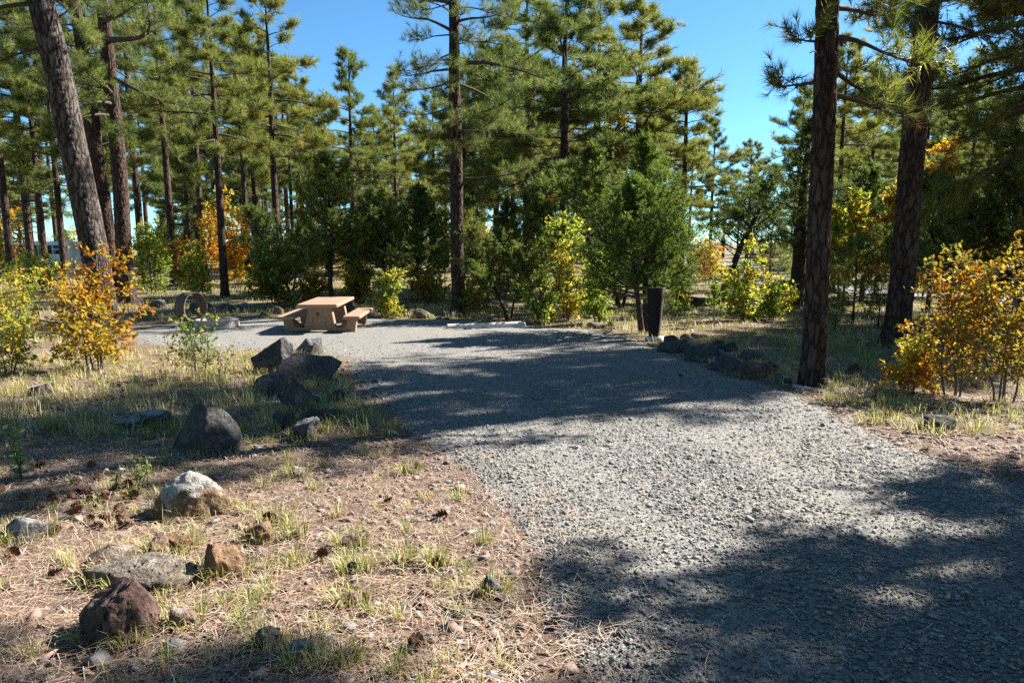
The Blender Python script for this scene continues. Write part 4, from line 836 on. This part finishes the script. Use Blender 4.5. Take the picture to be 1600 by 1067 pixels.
for i, (px, py) in enumerate(spots):
    q = at(px, max(725, py) if py > 600 else py); q[2] += .03; o = obj('pine_cone', CONE, None, q, 0, rngc.uniform(.6, .95)); o.rotation_euler = (rngc.uniform(1.1, 1.9), rngc.uniform(-.4, .4), rngc.uniform(0, 6.28))
    tag(o, 'open brown pine cone among others on the litter left of the pointed sunlit boulder' if i < 34 else 'single brown pine cone lying away from the heap', 'pine cone', 'pine cones on the ground' if i < 34 else 'scattered single pine cones')

# ------------------------------------------------------------------ ground cover (nobody could count it)
rng = np.random.default_rng(2024)
def scatter(n, d0, d1, u0, u1, pw):                       # points seen in the wedge ahead, thinning with distance
    t_ = rng.uniform(0, 1, n); d = (d0**pw + t_*(d1**pw - d0**pw))**(1/pw); return rng.uniform(u0, u1, n)*d, d
ROAD = np.stack([cx, cyy], -1)
def onroad(x, y): return (np.hypot(x[:, None]-ROAD[None, :, 0], y[:, None]-ROAD[None, :, 1]).min(1) < 2.0)
def blades(x, y, h, wd, az, ln, col, seg=True):
    N = len(x); z = tz(x, y)-.012; d = np.stack([np.cos(az), np.sin(az), 0*az], -1); s_ = np.stack([-np.sin(az), np.cos(az), 0*az], -1)*(wd/2)[:, None]; b0 = np.stack([x, y, z], -1); up = np.array([0, 0, 1.])
    tw = rng.uniform(-.8, .8, N)[:, None]; s2 = s_*(1-.4*np.abs(tw)) + d*(wd/2)[:, None]*tw
    mid = b0 + d*(ln*h*.38)[:, None] + up*(h*.62)[:, None]; tip_ = b0 + d*(ln*h)[:, None] + up*(h*(1-.35*np.clip(ln, 0, 1.6)))[:, None]
    v = np.stack([b0-s2, b0+s2, mid-s2*.75, mid+s2*.75, tip_], 1).reshape(-1, 3); t1 = np.array([[0, 1, 3], [0, 3, 2], [2, 3, 4]]); t = (t1[None] + (np.arange(N)*5)[:, None, None]).reshape(-1, 3)
    return v, t, np.repeat(col, 5, 0)
GG = np.array([[.20, .26, .06], [.27, .31, .08], [.15, .21, .05], [.34, .34, .10]]); GD = np.array([[.50, .41, .24], [.56, .48, .31], [.42, .33, .19], [.46, .40, .22], [.60, .54, .39]])
G = Geo()
def clumps(n, d0, d1, u0, u1, pw, per, rad, h, wd, green, mask):
    x, y = scatter(n, d0, d1, u0, u1, pw); k = (paddist(x, y) < -.05) & ~onroad(x, y) & (rng.uniform(size=n) < mask(x, y)); x, y = x[k], y[k]; N = len(x)
    m = rng.integers(max(2, per//3), int(per*1.4), N); gr = np.clip(green + .9*n2(x, y, .5, 55, 2) + rng.normal(0, .25, N), 0, 1); hh = h*rng.uniform(.55, 1.3, N); cr = rad*rng.uniform(.5, 1.4, N)
    X_ = np.repeat(x, m); Y_ = np.repeat(y, m); K = len(X_); a = rng.uniform(0, 6.28, K); r_ = np.abs(rng.normal(0, .6, K))*np.repeat(cr, m); X_ = X_+r_*np.cos(a); Y_ = Y_+r_*np.sin(a)
    isg = rng.uniform(size=K) < np.repeat(gr, m); c = np.where(isg[:, None], GG[rng.integers(0, 4, K)], GD[rng.integers(0, 5, K)])*rng.uniform(.7, 1.2, (K, 1))
    G.add(*blades(X_, Y_, np.repeat(hh, m)*rng.uniform(.4, 1.15, K), wd*rng.uniform(.6, 1.3, K)*np.ones(K), a+rng.normal(0, .7, K), np.abs(rng.normal(.55, .45, K)), c))
lft = lambda x, y: np.clip(.35 + .75*n2(x, y, .8, 71, 2), .02, 1)*smooth(-.35, .3, -(x/np.maximum(y, .1))-.05 + .06*n2(x, y, 1.1, 3, 1))
clumps(1250, 1.9, 7.5, -1.05, .1, .9, 50, .06, .115, .0045, .50, lft)
clumps(2000, 6.5, 13.5, -1.0, .1, 1.2, 30, .13, .20, .008, .30, lambda x, y: np.clip(.55+.8*n2(x, y, .5, 72, 2), .08, 1))
clumps(1500, 6.5, 17, .25, 1.0, 1.2, 30, .13, .20, .008, .30, lambda x, y: np.clip(.5+.8*n2(x, y, .5, 73, 2), .08, 1))
clumps(2600, 15, 27, -.9, .9, 1.3, 16, .2, .24, .013, .30, lambda x, y: np.clip(.8+.5*n2(x, y, .3, 75, 2), .2, 1))
clumps(5200, 22, 48, -1.0, 1.0, 1.4, 13, .30, .26, .020, .36, lambda x, y: np.clip(.75+.6*n2(x, y, .25, 74, 2), .2, 1))
RK = np.array([r_ for r_ in ROCKS if r_[1] < 14]); nb_ = 26; a = rng.uniform(0, 6.28, len(RK)*nb_); rk = np.repeat(RK, nb_, 0); gx_ = rk[:, 0]+np.cos(a)*rk[:, 2]*rng.uniform(.85, 1.15, len(a)); gy_ = rk[:, 1]+np.sin(a)*rk[:, 3]*rng.uniform(.85, 1.15, len(a)); kk_ = paddist(gx_, gy_) < .15; gx_, gy_, a = gx_[kk_], gy_[kk_], a[kk_]
gx_, gy_, a = np.repeat(gx_, 7)+rng.normal(0, .02, len(gx_)*7), np.repeat(gy_, 7)+rng.normal(0, .02, len(gy_)*7), np.repeat(a, 7)+rng.normal(0, .8, len(a)*7); K = len(a)
G.add(*blades(gx_, gy_, rng.uniform(.04, .17, K)*np.minimum(1, np.hypot(gx_, gy_)/5+.3), np.full(K, .005), a, np.abs(rng.normal(.5, .4, K)), np.where(rng.uniform(size=(K, 1)) < .35, GG[rng.integers(0, 4, K)], GD[rng.integers(0, 5, K)])*rng.uniform(.7, 1.2, (K, 1))))
o = obj('grass', G.make('grass', M['grass'])); tag(o, 'dry and green grass tufts covering the ground around the drive', 'grass', kind='stuff')
# needle and straw litter
G = Geo()
def litter(n, d0, d1, u0, u1, pw, L, wd, mask, lift=.012):
    x, y = scatter(n, d0, d1, u0, u1, pw); k = rng.uniform(size=n) < mask(x, y); x, y = x[k], y[k]; N = len(x); a = rng.uniform(0, 6.28, N)+.6*n2(x, y, 2.0, 12, 1); l = L*rng.uniform(.5, 1.3, N); bend = rng.normal(0, .22, N)
    d = np.stack([np.cos(a), np.sin(a)], -1); nrm = np.stack([-np.sin(a), np.cos(a)], -1); W = wd*rng.uniform(.6, 1.3, N)
    p0 = np.stack([x, y], -1)-d*(l/2)[:, None]; p1 = np.stack([x, y], -1)+nrm*(bend*l)[:, None]; p2 = np.stack([x, y], -1)+d*(l/2)[:, None]
    lf = lift + np.abs(rng.normal(0, .016, (N, 3))); pdv = np.where(paddist(x, y) > 0, .03, .0); hz = lambda p_, j: tz(p_[:, 0], p_[:, 1]) + lf[:, j] + pdv
    o2 = nrm*(W/2)[:, None]; mk = lambda p_, j, s_: np.concatenate([p_+o2*s_, hz(p_, j)[:, None]], 1)
    v = np.stack([mk(p0, 0, -1), mk(p0, 0, 1), mk(p1, 1, -1), mk(p1, 1, 1), mk(p2, 2, 0)], 1).reshape(-1, 3); t = (np.array([[0, 1, 3], [0, 3, 2], [2, 3, 4]])[None] + (np.arange(N)*5)[:, None, None]).reshape(-1, 3)
    c = np.array([[.46, .32, .22], [.38, .23, .155], [.52, .40, .29], [.29, .165, .11], [.56, .47, .37]])[rng.integers(0, 5, N)]*rng.uniform(.75, 1.15, (N, 1)); G.add(v, t, np.repeat(c, 5, 0))
offpad = lambda x, y: np.where(paddist(x, y) < 0, 1.0, .75*np.exp(-paddist(x, y)/.45) + .02)*np.clip(.6+.9*n2(x, y, .9, 88, 2), .12, 1)
litter(44000, 1.9, 6, -1.0, .75, .8, .14, .0027, offpad); litter(30000, 5.5, 13, -1.0, 1.0, 1.0, .17, .0054, offpad); litter(9000, 12, 24, -.9, .9, 1.3, .26, .012, offpad)
o = obj('pine_needle_litter', G.make('pine_needle_litter', M['straw'])); tag(o, 'fallen pine needles and straw scattered over the reddish earth', 'litter', kind='stuff')
# gravel and cinder chips
OCT = np.array([[1, 0, 0], [-1, 0, 0], [0, 1, 0], [0, -1, 0], [0, 0, 1], [0, 0, -.6]], float); OT = np.array([[0, 2, 4], [2, 1, 4], [1, 3, 4], [3, 0, 4], [2, 0, 5], [1, 2, 5], [3, 1, 5], [0, 3, 5]])
def chips(G, x, y, r_, cols, flat=.55, base=0.0):
    N = len(x); v = OCT[None]*(1+rng.uniform(-.4, .4, (N, 6, 3))) + rng.uniform(-.28, .28, (N, 6, 3)); v = v*np.stack([r_*rng.uniform(.8, 1.5, N), r_*rng.uniform(.7, 1.1, N), r_*flat*rng.uniform(.6, 1.3, N)], -1)[:, None]
    a = rng.uniform(0, 6.28, N); c, s_ = np.cos(a)[:, None], np.sin(a)[:, None]; vx = v[..., 0]*c - v[..., 1]*s_; vy = v[..., 0]*s_ + v[..., 1]*c; tl = rng.normal(0, .3, (N, 1)); vz = v[..., 2] + tl*vx
    z = tz(x, y) + base + r_*flat*.35; V = np.stack([vx+x[:, None], vy+y[:, None], vz+z[:, None]], -1).reshape(-1, 3); G.add(V, (OT[None]+(np.arange(N)*6)[:, None, None]).reshape(-1, 3), np.repeat(cols, 6, 0))
G = Geo(); x, y = scatter(290000, 1.9, 17, -.62, .9, .5); k = (paddist(x, y) > np.minimum(.05, rng.normal(-.08, .45, len(x)))) & (rng.uniform(size=len(x)) < (.66+.55*n2(x, y, .9, 44, 3))*(1-.5*np.exp(-((np.abs(x-2.3+.17*y)-.85)/.28)**2))) & (rng.uniform(size=len(x)) < 1-.9*smooth(6, 17, y)); x, y = x[k], y[k]; d = y; N = len(x)
r_ = np.exp(rng.normal(math.log(.0054), .45, N))*(1+d*.05); gp = np.array([[.20, .198, .192], [.255, .248, .235], [.31, .298, .275], [.14, .14, .14], [.36, .34, .31], [.28, .235, .20], [.42, .395, .355]])
c = gp[rng.choice(7, N, p=[.24, .24, .17, .12, .10, .07, .06])]*rng.uniform(.8, 1.2, (N, 1)); pdi = paddist(x, y); chips(G, x, y, r_, c, .5, np.maximum(-.0275+.062*smooth(-.1, .45, pdi), -.003)+.012*n2(x, y, 1.3, 31, 3)*(pdi > 0))
print('gravel stones', N)
o = obj('gravel', G.make('gravel', M['stone_chip'])); tag(o, 'loose crushed grey gravel covering the drive', 'gravel', kind='stuff')
G = Geo(); x, y = scatter(60000, 1.9, 12, -.95, .9, .8); pdi = paddist(x, y); k = (pdi < .25) & (rng.uniform(size=len(x)) < np.where(pdi > 0, .35, .15 + .85*np.exp(np.minimum(pdi, 0)/.9))); x, y = x[k], y[k]; N = len(x)
c = np.array([[.27, .17, .13], [.17, .10, .08], [.33, .23, .18], [.16, .15, .15], [.26, .24, .23]])[rng.integers(0, 5, N)]*rng.uniform(.8, 1.2, (N, 1)); chips(G, x, y, np.exp(rng.normal(math.log(.010), .5, N))*(1+y*.05), c, .55)
o = obj('cinder_chips', G.make('cinder_chips', M['stone_chip'])); tag(o, 'reddish cinder chips strewn along the gravel margin', 'gravel', kind='stuff')
# ------------------------------------------------------------------ weeds
def weed(px, py, hpx, label, seed, flower=False, dry=False):
    p = at(px, py); H = hpx/ppm(p); rg = np.random.default_rng(seed); root = empty('weed', p); tag(root, label, 'weed', 'single weeds in the grass'); S = Geo(); P, D = [], []; tips = []
    for s_ in range(3 if flower else 4):
        a = rg.uniform(0, 6.28); q = np.array([rg.normal(0, .02), rg.normal(0, .02), -.02]); pts = [q.copy()]; e = 1.45-rg.uniform(0, .3)
        for k in range(6): q = q+np.array([math.cos(a)*math.cos(e), math.sin(a)*math.cos(e), math.sin(e)])*H*rg.uniform(.7, 1.05)/6; pts.append(q.copy()); a += rg.normal(0, .4); e += rg.normal(0, .1)
        S.add(*tube(np.array(pts), np.linspace(.005, .002, 7), 5)); tips.append(pts[-1])
        for k in range(1, 7):
            for _ in range(3): P.append(pts[k]); D.append(unit(rg.normal(0, 1, 3)+np.array([0, 0, .3])))
            if dry: e1 = pts[k]+unit(rg.normal(0, 1, 3)+np.array([0, 0, .5]))*H*.22; S.add(*sticks([pts[k]], [e1], .002, .001)); tips.append(e1)
    obj('stem', S.make('stem', M['dead_wood' if dry else 'oak_wood']), root); P = np.array(P); 
    v, t, c = leaves(rg, P, np.array(D), H*(.08 if dry else .16), np.tile((.20, .14, .08) if dry else (.22, .27, .14), (len(P), 1)), False); obj('leaf', mesh('leaf', v, t, M['oakleaf'], c), root)
    if flower or dry:
        for tq in tips[:6 if flower else 12]:
            v, t = ico(2); o = obj('flower' if flower else 'seed_head', FL if flower else SD, root, tq)
v_, t_ = ico(2); FL = mesh('flower', v_*np.array([.016, .016, .012]), t_, M['petal']); SD = mesh('seed_head', v_*.008, t_, M['twig'])
weed(186, 765, 50, 'pale-flowered weed in front of the large dark boulder', 1, True); weed(222, 765, 62, 'tall thin green stalk right of the pale-flowered weed', 2)
weed(188, 662, 70, 'dry brown weed with seed heads left of the dark boulder', 3, dry=True); weed(150, 668, 50, 'smaller dry weed left of the seed-headed one', 4, dry=True); weed(42, 690, 60, 'dark dry thistle at the left edge in the sun', 5, dry=True); weed(345, 600, 60, 'dry weed with dark seed heads beside the thin green oak', 6, dry=True)
weed(35, 745, 90, 'grey-green weed in the shade at the left edge', 7)
